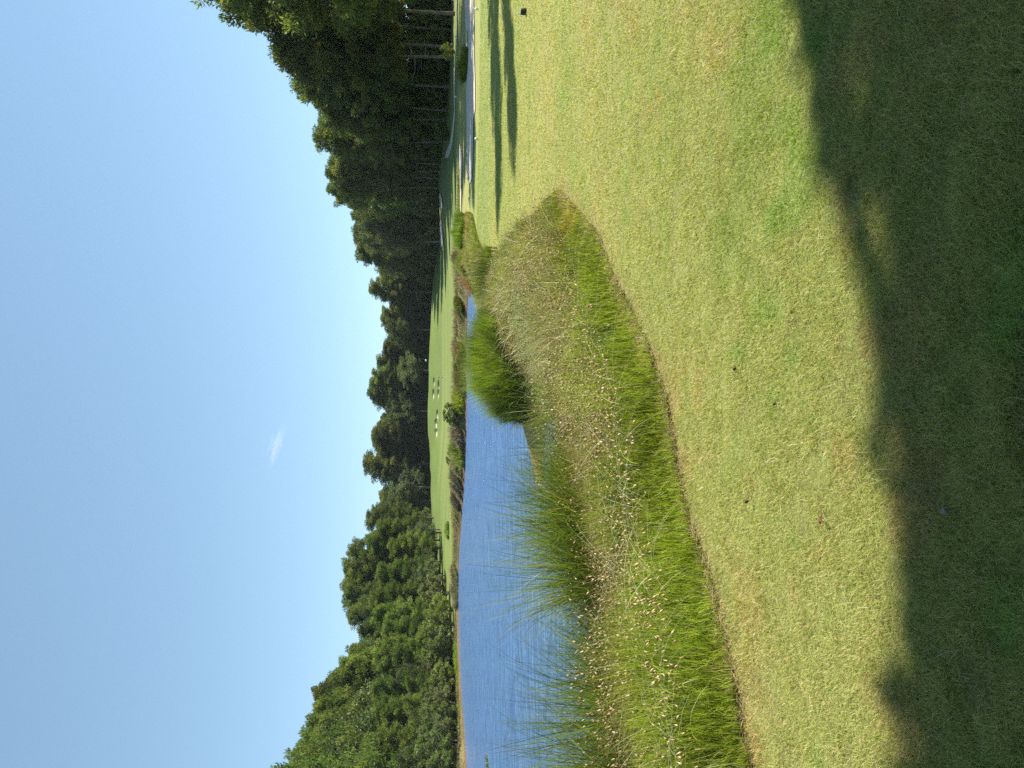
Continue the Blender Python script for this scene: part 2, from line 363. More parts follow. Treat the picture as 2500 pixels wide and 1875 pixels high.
# ------------------------------------------------------------------ trees
def tube(pts, rad, n=7, cap=True):
    pts = np.array(pts, float); k = len(pts); d = np.gradient(pts, axis=0); d /= np.linalg.norm(d, axis=1)[:, None] + 1e-9
    ref = np.array([0, 0, 1.0]) if abs(d[0, 2]) < .8 else np.array([1.0, 0, 0])
    a = np.cross(d, ref); a /= np.linalg.norm(a, axis=1)[:, None] + 1e-9; b_ = np.cross(d, a)
    th = np.linspace(0, 2 * math.pi, n + 1)[:-1]; rad = np.asarray(rad, float)
    v = pts[:, None] + rad[:, None, None] * (a[:, None] * np.cos(th)[None, :, None] + b_[:, None] * np.sin(th)[None, :, None])
    ii, jj = np.meshgrid(np.arange(k - 1), np.arange(n), indexing='ij'); jn = (jj + 1) % n
    q = np.stack([ii * n + jj, ii * n + jn, (ii + 1) * n + jn, (ii + 1) * n + jj], -1).reshape(-1, 4)
    return v.reshape(-1, 3), q
def join(parts):
    vs, fs, o = [], [], 0
    for v, f in parts: vs.append(v); fs.append(f + o); o += len(v)
    return np.vstack(vs), np.vstack(fs)
def rdir(rs, n):
    d = rs.normal(size=(n, 3)); return d / np.linalg.norm(d, axis=1)[:, None]
def leaves(rs, pos, axis, ln, wd, col):
    """one elongated 4-cornered leaf (two triangles) per position"""
    n = len(pos); sd = np.cross(axis, rdir(rs, n)); sd /= np.linalg.norm(sd, axis=1)[:, None] + 1e-9
    ln = np.asarray(ln)[:, None]; wd = np.asarray(wd)[:, None]
    v = np.stack([pos, pos + axis * ln * .5 + sd * wd * .5, pos + axis * ln, pos + axis * ln * .5 - sd * wd * .5], 1)
    return v.reshape(-1, 3), (np.arange(n)[:, None] * 4 + np.array([0, 1, 2, 3])[None]), np.repeat(col, 4, axis=0)
def puffs(rs, cen, rad, per, ln, wd, colA, colB, flat=.7, up=.35, shell=.45):
    k = len(cen); n = k * per; idx = np.repeat(np.arange(k), per)
    d = rdir(rs, n); rr = rs.rand(n) ** shell
    pos = cen[idx] + d * (rad[idx] * rr)[:, None] * np.array([1, 1, flat])
    ax = d * .8 + rdir(rs, n) * .7 + np.array([0, 0, up]); ax /= np.linalg.norm(ax, axis=1)[:, None]
    t = np.clip(rs.rand(k)[idx] ** 1.3 * .9 + rs.rand(n) * .3 - .1, 0, 1)[:, None]
    col = np.array(colA) * (1 - t) + np.array(colB) * t
    return leaves(rs, pos, ax, ln * (.7 + .6 * rs.rand(n)), wd * (.7 + .6 * rs.rand(n)), col)
def pine(seed, h=22, cb=.28, Rr=4.2, nb=46, per=125, leaf=.44, lean=0.0, colA=(.045, .08, .025), colB=(.20, .215, .06), tops=False):
    rs = np.random.RandomState(seed)
    zz = np.linspace(0, h * .98, 12); wob = rs.normal(size=2) * .25
    tx = lean * (zz / h) ** 1.3 + wob[0] * np.sin(zz / h * 3.1); ty = wob[1] * np.sin(zz / h * 2.5)
    tp = np.c_[tx, ty, zz]; r0 = .0095 * h
    parts = [tube(tp, np.r_[r0 * 1.35, r0 * (1 - .82 * np.linspace(.08, 1, 11))], 9)]
    cen, rad_ = [], []
    for k in range(nb):
        f = (k + rs.rand()) / nb; z = h * (cb + (.97 - cb) * f)
        prof = np.interp(f, [0, .15, .4, .7, .9, 1], [.6, .88, 1, .92, .74, .42]) * (.68 + .42 * rs.rand())
        az = k * 2.399 + rs.normal() * .4; L_ = Rr * prof; el = .12 + .75 * f + rs.normal() * .12
        b0 = np.array([np.interp(z, zz, tx), np.interp(z, zz, ty), z])
        dr = np.array([math.cos(az) * math.cos(el), math.sin(az) * math.cos(el), math.sin(el)])
        b1 = b0 + dr * L_ * .5 + [0, 0, -.03 * L_]; b2 = b0 + dr * L_ + [0, 0, .10 * L_]
        parts.append(tube([b0, b1, b2], [.028 * L_ * .7 + .02, .03 + .008 * L_, .015], 4))
        if k < 7 and rs.rand() < .75: continue      # bare lower limbs
        for q in (.4, .68, .86, 1.02):
            if q < .6 and rs.rand() < .35: continue
            c = b0 + (b2 - b0) * q + rs.normal(size=3) * [.35, .35, .22]
            cen.append(c); rad_.append((.62 + .55 * rs.rand()) * (Rr / 4.2) ** .5 * (1.05 if f < .85 else .95))
    cen = np.array(cen); rad_ = np.array(rad_)
    v, f, c = puffs(rs, cen, rad_, per, leaf, leaf * .34, colA, colB, .62, .5, .5)
    tv, tf = join(parts)
    return (mesh('trunk', tv, [tf], None, M_BARK, smooth=True, link=False), mesh('crown', v, [f], c, M_PINE, link=False), h, Rr)
def oak(seed, h=15, Rr=5, per=130, nb=95, leaf=.30, low=.12, solid=False, colA=(.05, .085, .028), colB=(.15, .18, .055), bark=None, oval=1.0):
    rs = np.random.RandomState(seed); parts = []; th_ = h * .45
    zz = np.linspace(0, th_, 5); parts.append(tube(np.c_[rs.normal() * .05 * zz, rs.normal() * .05 * zz, zz], np.linspace(.02 * h, .012 * h, 5), 8))
    cen, rad_ = [], []
    lobes = [(rdir(rs, 1)[0] * [.55, .55, .5], .55 + .2 * rs.rand()) for _ in range(9)]
    for k in range(nb):
        lc, lr = lobes[rs.randint(9)]; d = rdir(rs, 1)[0]
        c = lc + d * lr * (.55 + .5 * rs.rand() ** .5)
        if solid: c = d * rs.rand() ** .33 * 1.08
        c = c * [Rr * .8, Rr * .8, h * (1 - low) * .42] + [0, 0, h * (low + (1 - low) * .5)]
        c[2] = np.clip(c[2], h * low * .8, h * .96); cen.append(c); rad_.append((.10 + .10 * rs.rand()) * Rr * (.6 if solid else 1.15))
    for k in range(14):
        c = cen[rs.randint(len(cen))]; b0 = np.array([0, 0, th_ * (.45 + .5 * rs.rand())]); m_ = (b0 + c) / 2 + [0, 0, .3]
        parts.append(tube([b0, m_, c], [.009 * h, .006 * h, .02], 4))
    v, f, c = puffs(rs, np.array(cen), np.array(rad_), per, leaf, leaf * .62, colA, colB, .8, .2, .4)
    tv, tf = join(parts)
    return (mesh('trunk', tv, [tf], None, bark or M_BARK, smooth=True, link=False), mesh('crown', v, [f], c, M_OAK, link=False), h, Rr)
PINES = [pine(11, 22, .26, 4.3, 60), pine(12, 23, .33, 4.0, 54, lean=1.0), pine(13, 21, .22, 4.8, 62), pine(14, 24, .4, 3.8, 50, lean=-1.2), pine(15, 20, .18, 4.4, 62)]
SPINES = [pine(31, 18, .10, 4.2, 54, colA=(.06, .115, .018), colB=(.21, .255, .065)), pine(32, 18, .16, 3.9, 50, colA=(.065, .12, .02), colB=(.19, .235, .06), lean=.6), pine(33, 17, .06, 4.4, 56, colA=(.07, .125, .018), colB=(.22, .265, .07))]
OAKS = [oak(21), oak(22, 14, 5.2), oak(23, 15, 4.6, colA=(.06, .09, .045), colB=(.16, .19, .10)), oak(24, 13, 5, colA=(.055, .08, .03), colB=(.17, .19, .08), bark=M_BARKP)]
DENSE = [oak(51, 26, 5.3, 75, 1400, .30, .25, True), oak(52, 26, 5.3, 75, 1400, .30, .2, True)]
SHRUBS = [oak(41, 4, 2.6, 90, 60, .2, .02, (.04, .08, .02), (.14, .20, .05)), oak(42, 4, 2.8, 90, 60, .2, .02, (.09, .12, .03), (.24, .28, .06)), oak(43, 4, 2.4, 90, 60, .18, .02, (.06, .09, .045), (.18, .21, .11))]
rnd = random.Random(5)
def place(kind, x, y, h, wr=None, name='pine_tree', label=None, cat='tree', group=None, rz=None, dz=0, lean=None):
    tm, cm, h0, R0 = kind
    root = empty(name, (x, y, float(H(x, y)) - .15 + dz), rnd.random() * 6.28 if rz is None else rz)
    s = h / h0; sx = (wr / R0) if wr else s
    root.scale = (sx, sx, s)
    for nm, me in (('trunk', tm), ('crown', cm)):
        o = bpy.data.objects.new(nm, me); COL.objects.link(o); o.parent = root
    tag(root, label, cat, group); return root
def tree_px(kind, Y, Vt, d, wpx=None, **kw):
    """a tree standing on the ground at distance d, as tall as the photo shows it"""
    g = at_dist(1100, Y, d); z0 = float(H(g[0], d)); top = at_dist(Vt, Y, d)[2]
    return place(kind, g[0], d, top - z0 + .15, (wpx / 2 / FPX * d) if wpx else None, **kw)
RW = 'pines of the wood right of the sand path'; FW = 'trees of the wood behind the green mounds'; LW = 'trees of the wood along the left shore'; DW = 'trees of the dark wood behind the two bunkers'
p_, s_, o_, b_ = PINES, SPINES, OAKS, SHRUBS
# right hand wood, front row
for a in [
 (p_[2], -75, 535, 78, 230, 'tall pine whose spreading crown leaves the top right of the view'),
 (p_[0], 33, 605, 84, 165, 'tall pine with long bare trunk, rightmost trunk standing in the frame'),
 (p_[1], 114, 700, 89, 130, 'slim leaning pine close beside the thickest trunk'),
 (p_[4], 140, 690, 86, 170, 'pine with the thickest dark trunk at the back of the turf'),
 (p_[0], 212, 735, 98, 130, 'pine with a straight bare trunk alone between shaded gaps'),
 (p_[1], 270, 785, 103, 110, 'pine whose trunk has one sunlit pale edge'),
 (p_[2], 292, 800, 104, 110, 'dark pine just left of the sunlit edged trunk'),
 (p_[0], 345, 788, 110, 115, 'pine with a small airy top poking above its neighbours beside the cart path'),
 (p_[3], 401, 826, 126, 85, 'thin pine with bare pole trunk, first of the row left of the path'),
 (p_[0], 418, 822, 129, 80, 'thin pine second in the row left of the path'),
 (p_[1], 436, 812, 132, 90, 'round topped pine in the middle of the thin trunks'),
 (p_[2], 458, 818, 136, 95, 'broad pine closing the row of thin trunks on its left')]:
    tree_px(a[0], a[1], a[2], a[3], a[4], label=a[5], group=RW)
# dark wood
for a in [
 (p_[4], 488, 836, 158, 75, 'pine_tree', 'dark pine standing behind the half shaded bunker'),
 (o_[0], 520, 852, 166, 90, 'oak_tree', 'dark oak in the deepest shade between the two bunkers'),
 (o_[2], 556, 853, 168, 90, 'oak_tree', 'grey green oak rising over the long sunlit bunker'),
 (o_[3], 590, 858, 170, 80, 'oak_tree', 'oak with a ragged shoulder at the left of the dark wood'),
 (p_[2], 622, 882, 180, 70, 'pine_tree', 'sloping low pine where the dark wood steps down'),
 (o_[1], 650, 912, 190, 70, 'oak_tree', 'low oak at the notch right of the green mounds')]:
    tree_px(a[0], a[1], a[2], a[3], a[4], name=a[5], label=a[6], group=DW)
# far wood behind the mounds
far = [(o_[0], 678, 922, 206, 60), (p_[1], 714, 910, 206, 55), (o_[2], 742, 940, 208, 65), (p_[2], 770, 938, 210, 60), (o_[3], 805, 926, 206, 50), (o_[1], 828, 948, 208, 60), (p_[4], 852, 942, 212, 55), (p_[3], 880, 926, 214, 45),
 (o_[3], 905, 962, 202, 75), (p_[0], 920, 916, 210, 50), (p_[2], 950, 908, 212, 70), (o_[0], 978, 934, 208, 60), (o_[3], 1004, 940, 206, 60), (o_[1], 1030, 930, 208, 60), (p_[4], 1062, 916, 208, 70), (p_[2], 1094, 926, 210, 60),
 (p_[0], 1130, 898, 206, 75), (o_[1], 1160, 932, 202, 60), (o_[2], 1190, 938, 196, 90), (o_[0], 1222, 928, 194, 75), (p_[1], 1248, 916, 190, 50)]
fl = ['rounded tree at the right end of the far wood', 'thin pine with a small tuft standing proud near the right of the far wood', 'dull grey tree beside the thin tufted pine', 'dark pine over the right shoulder of the first mound',
 'airy tree with sky showing through its sparse top', 'flat topped tree left of the sparse one', 'dark middle sized pine over the white spot', 'spindly pine with open tuft against the sky', 'low sunlit tree with fanned bare limbs behind the four bunkers',
 'pointed pine right behind the four bunkers', 'tall broad pine, highest above the four bunkers', 'dark tree left of the tall broad pine', 'greyish tree with a bare forked limb', 'dark tree over the lone slim bunker', 'green pine behind the crest of the second mound',
 'pine with flat sides left of the mound crest', 'tallest pine of the far wood, leaning over its neighbours', 'small tree under the tallest far pine', 'big round grey green oak above the mound dip', 'dark oak left of the big round one', 'thin pine standing above the dark oak']
for (k, Y, Vt, d, wp), lb in zip(far, fl):
    tree_px(k, Y, Vt, d, wp * 1.3, name='pine_tree' if k in p_ else 'oak_tree', label=lb, group=FW)
# left wood, main skyline trees
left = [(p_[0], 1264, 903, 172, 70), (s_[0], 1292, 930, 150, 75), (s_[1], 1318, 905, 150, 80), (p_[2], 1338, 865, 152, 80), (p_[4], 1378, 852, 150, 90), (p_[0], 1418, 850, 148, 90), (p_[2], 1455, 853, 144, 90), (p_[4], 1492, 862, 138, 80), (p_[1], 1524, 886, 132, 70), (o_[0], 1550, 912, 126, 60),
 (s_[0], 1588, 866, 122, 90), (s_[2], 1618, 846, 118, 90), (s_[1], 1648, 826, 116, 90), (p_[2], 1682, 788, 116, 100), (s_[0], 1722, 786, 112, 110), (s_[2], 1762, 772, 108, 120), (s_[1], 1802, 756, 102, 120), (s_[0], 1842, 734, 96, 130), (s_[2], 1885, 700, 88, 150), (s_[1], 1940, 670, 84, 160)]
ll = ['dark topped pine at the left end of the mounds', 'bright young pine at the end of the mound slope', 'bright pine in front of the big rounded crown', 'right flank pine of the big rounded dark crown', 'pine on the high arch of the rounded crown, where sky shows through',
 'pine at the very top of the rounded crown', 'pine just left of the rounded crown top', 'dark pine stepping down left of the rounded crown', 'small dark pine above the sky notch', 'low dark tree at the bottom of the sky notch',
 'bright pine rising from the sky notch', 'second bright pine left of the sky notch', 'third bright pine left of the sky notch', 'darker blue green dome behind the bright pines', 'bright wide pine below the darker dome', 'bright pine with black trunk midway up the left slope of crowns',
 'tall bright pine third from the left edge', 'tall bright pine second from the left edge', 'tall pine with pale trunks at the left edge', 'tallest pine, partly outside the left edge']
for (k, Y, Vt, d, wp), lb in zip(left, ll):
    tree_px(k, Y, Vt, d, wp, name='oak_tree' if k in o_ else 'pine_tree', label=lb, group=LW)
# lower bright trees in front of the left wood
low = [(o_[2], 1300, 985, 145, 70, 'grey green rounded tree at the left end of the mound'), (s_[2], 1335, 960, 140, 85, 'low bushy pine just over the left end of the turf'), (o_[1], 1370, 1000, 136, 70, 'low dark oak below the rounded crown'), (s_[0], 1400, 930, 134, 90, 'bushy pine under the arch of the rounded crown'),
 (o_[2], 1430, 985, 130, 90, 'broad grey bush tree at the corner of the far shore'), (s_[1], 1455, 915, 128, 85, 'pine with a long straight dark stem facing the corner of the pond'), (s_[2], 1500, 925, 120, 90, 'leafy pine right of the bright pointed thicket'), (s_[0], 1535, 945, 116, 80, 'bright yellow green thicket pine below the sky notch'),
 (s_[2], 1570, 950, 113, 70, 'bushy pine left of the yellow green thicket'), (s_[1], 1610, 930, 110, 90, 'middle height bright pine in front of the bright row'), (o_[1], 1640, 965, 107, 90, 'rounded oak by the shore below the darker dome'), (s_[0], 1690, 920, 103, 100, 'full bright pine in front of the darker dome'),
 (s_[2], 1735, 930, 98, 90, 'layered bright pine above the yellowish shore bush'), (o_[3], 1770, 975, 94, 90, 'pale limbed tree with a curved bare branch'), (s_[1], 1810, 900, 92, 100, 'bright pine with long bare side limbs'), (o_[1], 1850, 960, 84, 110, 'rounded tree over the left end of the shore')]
for k, Y, Vt, d, wp, lb in low:
    tree_px(k, Y, Vt, d, wp, name='oak_tree' if k in o_ else 'pine_tree', label=lb, group='lower trees in front of the left wood')
# back rows (crowns seen only as dark filling between the front ones)
rs = np.random.RandomState(77)
sky_y = [-60, 0, 50, 90, 210, 260, 300, 360, 385, 440, 480, 530, 600, 640, 655, 700, 800, 870, 960, 1060, 1130, 1200, 1260, 1300, 1340, 1400, 1500, 1560, 1600, 1700, 1800, 1875, 2000]
sky_v = [575, 590, 665, 705, 745, 790, 812, 812, 840, 836, 850, 865, 872, 895, 920, 924, 936, 936, 915, 922, 912, 928, 912, 918, 885, 866, 880, 930, 880, 800, 770, 715, 690]
dist_y = [-60, 100, 220, 350, 450, 520, 620, 700, 1150, 1250, 1340, 1450, 1550, 1700, 1875, 2000]; dist_d = [92, 94, 104, 118, 142, 172, 188, 214, 214, 196, 162, 150, 134, 118, 94, 90]
for row, (off, st) in enumerate([(2, 27), (12, 36), (26, 48)]):
    for Y in np.arange(-60 + row * 11, 1960, st):
        if Y < 470 and row == 0 and rs.rand() < .5: continue
        Yj = Y + rs.uniform(-9, 9); d = np.interp(Yj, dist_y, dist_d) + off + rs.uniform(-2, 4); Vt = np.interp(Yj, sky_y, sky_v) + rs.uniform(3, 24) + row * 4
        k = [p_[0], p_[1], p_[2], p_[4], o_[0], o_[1]][rs.randint(6)]
        reg = 'right hand' if Yj < 470 else 'dark' if Yj < 650 else 'far' if Yj < 1270 else 'left hand'
        tree_px(k, Yj, Vt, d, None, name='oak_tree' if k in o_ else 'pine_tree', label='one of the plain dark trees filling the back of the %s wood' % reg, group='back row trees of the %s wood' % reg)
# undergrowth closing the woods near the ground
for row in range(3):
    for Y in np.arange(-60 + 7 * row, 1950, 21):
        d = np.interp(Y, dist_y, dist_d) + (-3, 6, 16)[row] + rs.uniform(-1, 1)
        if Y < 480: d += 5
        hh = rs.uniform(3.8, 5.6) * (1.5 if 480 < Y < 1270 else 1.35 if Y < 480 else 1.15)
        g = at_dist(1100, Y, d); reg = 'right hand' if Y < 470 else 'dark' if Y < 650 else 'far' if Y < 1270 else 'left hand'
        place(b_[rs.randint(3) if Y > 1250 else 0], g[0], d, hh, rs.uniform(2.4, 3.4), name='shrub', dz=-.18 * hh, label='one of the dark understorey shrubs below the %s wood' % reg, cat='shrub', group='understorey of the %s wood' % reg)
# trees out of frame right, shading the turf; oaks added behind block sky light
U = np.array(SAZ); Q = np.array([-SAZ[1], SAZ[0]])
for s0, q0, h, Rr, k, lb in [(8.4, -1.5, 25, 5.2, DENSE[1], 'nearest tall oak beside the camera whose shade covers the near turf'), (10.9, -1.66, 26, 5.1, DENSE[0], 'second oak out of frame shading the near turf'), (13.3, -1.93, 26, 5.1, DENSE[1], 'third oak out of frame shading the near turf'), (15.9, -2.28, 26, 5.1, DENSE[0], 'fourth oak out of frame shading the near turf'), (18.4, -2.6, 26, 5.2, DENSE[1], 'fifth oak out of frame shading the near turf'),
        (-7, -13, 24, 6.5, DENSE[0], 'oak added behind the camera on its left to block sky light'), (3, -15, 25, 6.5, DENSE[1], 'oak added right behind the camera to block sky light'), (-16, -17, 24, 6.5, DENSE[1], 'farther oak added behind the camera on the left to block sky light'),  # these three oaks are added, unseen, to cut sky light on the shaded turf
        (13.5, -8.5, 25, 6, DENSE[1], 'oak behind the camera shading the nearest turf'), (20, -9.5, 25, 6, DENSE[0], 'tall oak behind the camera to the right'), (9.6, 2.36, 7.9, .17, SPINES[2], 'slim pine shape added out of frame to cast the finger of shade on the turf'),  # the slim pine is added for the finger shadow, in place of a limb
        (29.6, 17.8, 17, 2.0, p_[0], 'pine out of frame throwing the farther long shadow'), (27.5, 14.1, 17, 1.3, p_[3], 'slim pine out of frame throwing the nearer long shadow'),
        (42.8, 30.8, 20, 3.4, p_[2], 'pine out of frame shading the sand path'), (47, 35, 20, 3.8, p_[0], 'second pine out of frame shading the sand path'), (51, 39.5, 20, 4, p_[4], 'third pine out of frame shading the sand path'), (54, 45, 21, 4.2, p_[2], 'pine out of frame shading the far turf'), (60, 52, 21, 4.4, p_[0], 'pine out of frame beside the first trees of the wood')]:
    p = U * s0 + Q * q0
    place(k, p[0], p[1], h, Rr, label=lb, name='oak_tree' if k in o_ else 'pine_tree', group='trees out of frame on the right')

# ------------------------------------------------------------------ grass machinery
def blades(rs, x, y, z, h, wd, lean, bend, c0, c1, K=3, az=None, tipw=.15):
    """tapering curved blades; lean = horizontal reach at the tip as share of height"""
    n = len(x); az = rs.rand(n) * 6.283 if az is None else az
    dx, dy = np.cos(az), np.sin(az); fa = az + rs.normal(size=n) * .8 + 1.57; sx, sy = np.cos(fa), np.sin(fa)
    vs, cs = [], []
    for k in range(K + 1):
        t = k / K; out = h * lean * t ** bend; up = h * (t - .28 * lean * t ** 3)
        cx, cy, cz = x + dx * out, y + dy * out, z + up
        ww = wd * .5 * (1 - (1 - tipw) * t ** 1.3)
        col = c0 * (1 - t) + c1 * t
        if k < K:
            vs += [np.stack([cx - sx * ww, cy - sy * ww, cz], -1), np.stack([cx + sx * ww, cy + sy * ww, cz], -1)]; cs += [col, col]
        else: vs.append(np.stack([cx, cy, cz], -1)); cs.append(col)
    m = 2 * K + 1; v = np.stack(vs, 1).reshape(-1, 3); c = np.stack(cs, 1).reshape(-1, 3)
    base = np.arange(n)[:, None] * m
    q = np.concatenate([base + np.array([2 * k, 2 * k + 1, 2 * k + 3, 2 * k + 2]) for k in range(K - 1)]) if K > 1 else np.zeros((0, 4), int)
    t3 = base + np.array([2 * K - 2, 2 * K - 1, 2 * K])
    tip = v.reshape(n, m, 3)[:, -1]
    return v, q, t3, c, tip
class Mass:
    def __init__(s): s.v, s.q, s.t, s.c, s.o = [], [], [], [], 0
    def add(s, v, q, t, c):
        s.v.append(v); s.c.append(c)
        if len(q): s.q.append(q + s.o)
        if len(t): s.t.append(t + s.o)
        s.o += len(v)
    def build(s, name, m, parent=None):
        return mesh(name, np.vstack(s.v), ([np.vstack(s.q)] if s.q else []) + ([np.vstack(s.t)] if s.t else []), np.vstack(s.c), m, parent)
def mixc(rs, n, cols, wts, jit=.12):
    i = rs.choice(len(cols), n, p=np.array(wts) / sum(wts)); return np.array(cols)[i] * (1 + rs.normal(size=(n, 1)) * jit)
def seedheads(rs, tip, size, col, dirv=None):
    """spindle heads: 3-sided bipyramids, slender"""
    n = len(tip); ax = rdir(rs, n) * .6 + np.array([0, 0, .8]); ax /= np.linalg.norm(ax, axis=1)[:, None]
    a = np.cross(ax, rdir(rs, n)); a /= np.linalg.norm(a, axis=1)[:, None]; b = np.cross(ax, a); L_ = size[:, None]; W_ = L_ * .17
    pts = [tip - ax * L_ * .5]
    for k in range(3):
        th = k * 2.094; pts.append(tip + (a * math.cos(th) + b * math.sin(th)) * W_)
    pts.append(tip + ax * L_ * .5); v = np.stack(pts, 1).reshape(-1, 3)
    f = np.array([[0, 2, 1], [0, 3, 2], [0, 1, 3], [4, 1, 2], [4, 2, 3], [4, 3, 1]])
    t = (np.arange(n)[:, None, None] * 5 + f[None]).reshape(-1, 3)
    return v, np.zeros((0, 4), int), t, np.repeat(col, 5, axis=0)

# ------------------------------------------------------------------ mown turf: blades thin out and widen with distance
rs = np.random.RandomState(4)
n = 1250000
a = rs.uniform(-.74, .74, n); d = 1.55 * np.exp(rs.rand(n) * math.log(34 / 1.55))
x = d * np.sin(a); y = d * np.cos(a)
e = sdpoly(x, y, LAWN); k = e < .02 + .22 * (vnoise(x, y, .25, 5) - .35) + .12 * (vnoise(x, y, .06, 6) - .5); x, y, d, e = x[k], y[k], d[k], e[k]; n = len(x)
z = H(x, y) - .004
tc_ = turf_colour(x, y); dry = vnoise(x, y, .22, 51) * .4 + vnoise(x, y, .9, 52) * .3 + vnoise(x * .22, y * 1.3, .6, 53) * .3
# a seam of lusher grass under the shade line on the right
lush = np.exp(-((y - (4.1 - .55 * (x - 1.0))) / .45) ** 2) * sstep(.3, .9, x)
c1 = mixc(rs, n, [(.64, .56, .26), (.37, .44, .10), (.51, .49, .17), (.22, .29, .05), (.48, .33, .18)], [.28, .30, .28, .10, .04], .1)
c1 = c1 * (1 + sstep(.42, .25, dry)[:, None] * np.array([-.28, -.04, -.35]) + sstep(.55, .75, dry)[:, None] * np.array([.12, -.05, .1]))
worn = sstep(.80, .93, vnoise(x, y * 1.2, .28, 57)) * (rs.rand(n) < .8); c1 = c1 * (1 - .5 * worn[:, None]) + np.array([.36, .27, .17]) * .5 * worn[:, None]
c1 = c1 * (1 - .45 * lush[:, None]) + np.array([.2, .34, .035]) * .45 * lush[:, None]
farb = sstep(6, 25, d)[:, None]; c1 = c1 * (1 - .55 * farb) + (tc_ * 1.8) * .55 * farb
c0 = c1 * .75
clump = vnoise(x, y, .12, 55)
h = (.017 + .018 * rs.rand(n)) * (.6 + .9 * clump) * (1 - .5 * worn) * (1 + .35 * sstep(8, 25, d)) * (1 + .5 * sstep(2.9, 1.9, y))
wd = .00066 * d * (.7 + .6 * rs.rand(n)) + .0005
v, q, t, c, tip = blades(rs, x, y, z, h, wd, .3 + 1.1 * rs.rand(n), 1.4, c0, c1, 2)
T = Mass(); T.add(v, q, t, c)
# stray longer blades and pale clippings lying on the turf
n = 2600; a = rs.uniform(-.65, .65, n); d = 1.7 * np.exp(rs.rand(n) * math.log(12 / 1.7)); x = d * np.sin(a); y = d * np.cos(a); kk = sdpoly(x, y, LAWN) < -.05; x, y, d = x[kk], y[kk], d[kk]; n = len(x)
cc = mixc(rs, n, [(.62, .58, .38), (.34, .44, .16), (.22, .36, .08), (.3, .2, .12)], [.3, .3, .3, .1])
v, q, t, c, tip = blades(rs, x, y, H(x, y), .02 + .035 * rs.rand(n), .0012 + .0005 * d, 1.5 + 2 * rs.rand(n), 1.6, cc, cc, 4)
T.add(v, q, t, c)
tag(T.build('lawn_grass', M_GRASS), 'mown dry green and straw coloured turf grass from the shade to the tee', 'grass', kind='stuff')

# ------------------------------------------------------------------ rough bank vegetation
rs = np.random.RandomState(8)
def sample_bank(n, dmin, dmax, amin=-.75, amax=.6, tmin=0, tmax=1, p=1.0):
    """points on the rough between mown edge (t=0) and waterline (t=1)"""
    X, Y_, T_ = [], [], []
    got = 0
    while got < n:
        m = n * 3; a = rs.uniform(amin, amax, m); d = dmin * np.exp(rs.rand(m) * math.log(dmax / dmin)); x = d * np.sin(a); y = d * np.cos(a)
        e = sdpoly(x, y, LAWN); s = sdpoly(x, y, POND); t = e / (e + s + .15)
        k = (e > 0) & (s > -.15) & ~((x < -.95) & (y > 17) & (y < 20.4)) & (t >= tmin) & (t <= tmax) & ((y < 34) | (s < 9))
        x, y, t = x[k], y[k], t[k]; X.append(x); Y_.append(y); T_.append(t); got += len(x)
        if len(x) == 0: break
    X = np.concatenate(X)[:n]; Y_ = np.concatenate(Y_)[:n]; return X, Y_, np.concatenate(T_)[:n]
B = Mass(); SH = Mass()
GREEN = [(.27, .37, .035), (.38, .47, .05), (.47, .52, .10), (.13, .18, .02), (.58, .50, .25)]
# (a) bright upright grass along the mown edge
x, y, t = sample_bank(88000, 2.6, 34, tmax=.5)
d = np.hypot(x, y); n = len(x); pat = vnoise(x, y, .6, 61)
c = mixc(rs, n, GREEN, [.32, .3, .18, .14, .06]) * (.75 + .5 * pat[:, None]); c = np.where(((d > 9) & (pat > .5))[:, None], c * [1.25, .95, 1.3], c)
kk = t < .40 - .16 * sstep(6, 10, d) + .35 * (vnoise(x, y, .7, 65) - .5) + .1 * (rs.rand(n) - .5); x, y, t, d, pat, c = x[kk], y[kk], t[kk], d[kk], pat[kk], c[kk]; n = len(x)
c = c * (1 - .35 * sstep(7, 13, d)[:, None]) + np.array([.33, .28, .08]) * .35 * sstep(7, 13, d)[:, None]
h = (.08 + .30 * sstep(0, .2, t)) * (.5 + .8 * rs.rand(n)) * (.55 + .9 * vnoise(x, y, .33, 64))

v, q, tt, cc, tip = blades(rs, x, y, H(x, y) - .01, h, .0035 + .0006 * d, .08 + .6 * rs.rand(n) ** 2, 2.0, c * .35, c, 3, 18 * vnoise(x, y, .16, 69) + rs.normal(size=n) * .7); B.add(v, q, tt, cc)  # blade roots darkened in colour to stand for the shaded gaps between blades
# thatch right on the edge
x, y, t = sample_bank(9000, 2.6, 14, tmax=.10); n = len(x); c = mixc(rs, n, [(.42, .32, .18), (.3, .2, .11), (.5, .42, .25)], [1, 1, 1])
v, q, tt, cc, tip = blades(rs, x, y, H(x, y), .03 + .05 * rs.rand(n), .004 + .0005 * np.hypot(x, y), 1 + 2.5 * rs.rand(n), 1.5, c, c, 3); B.add(v, q, tt, cc)
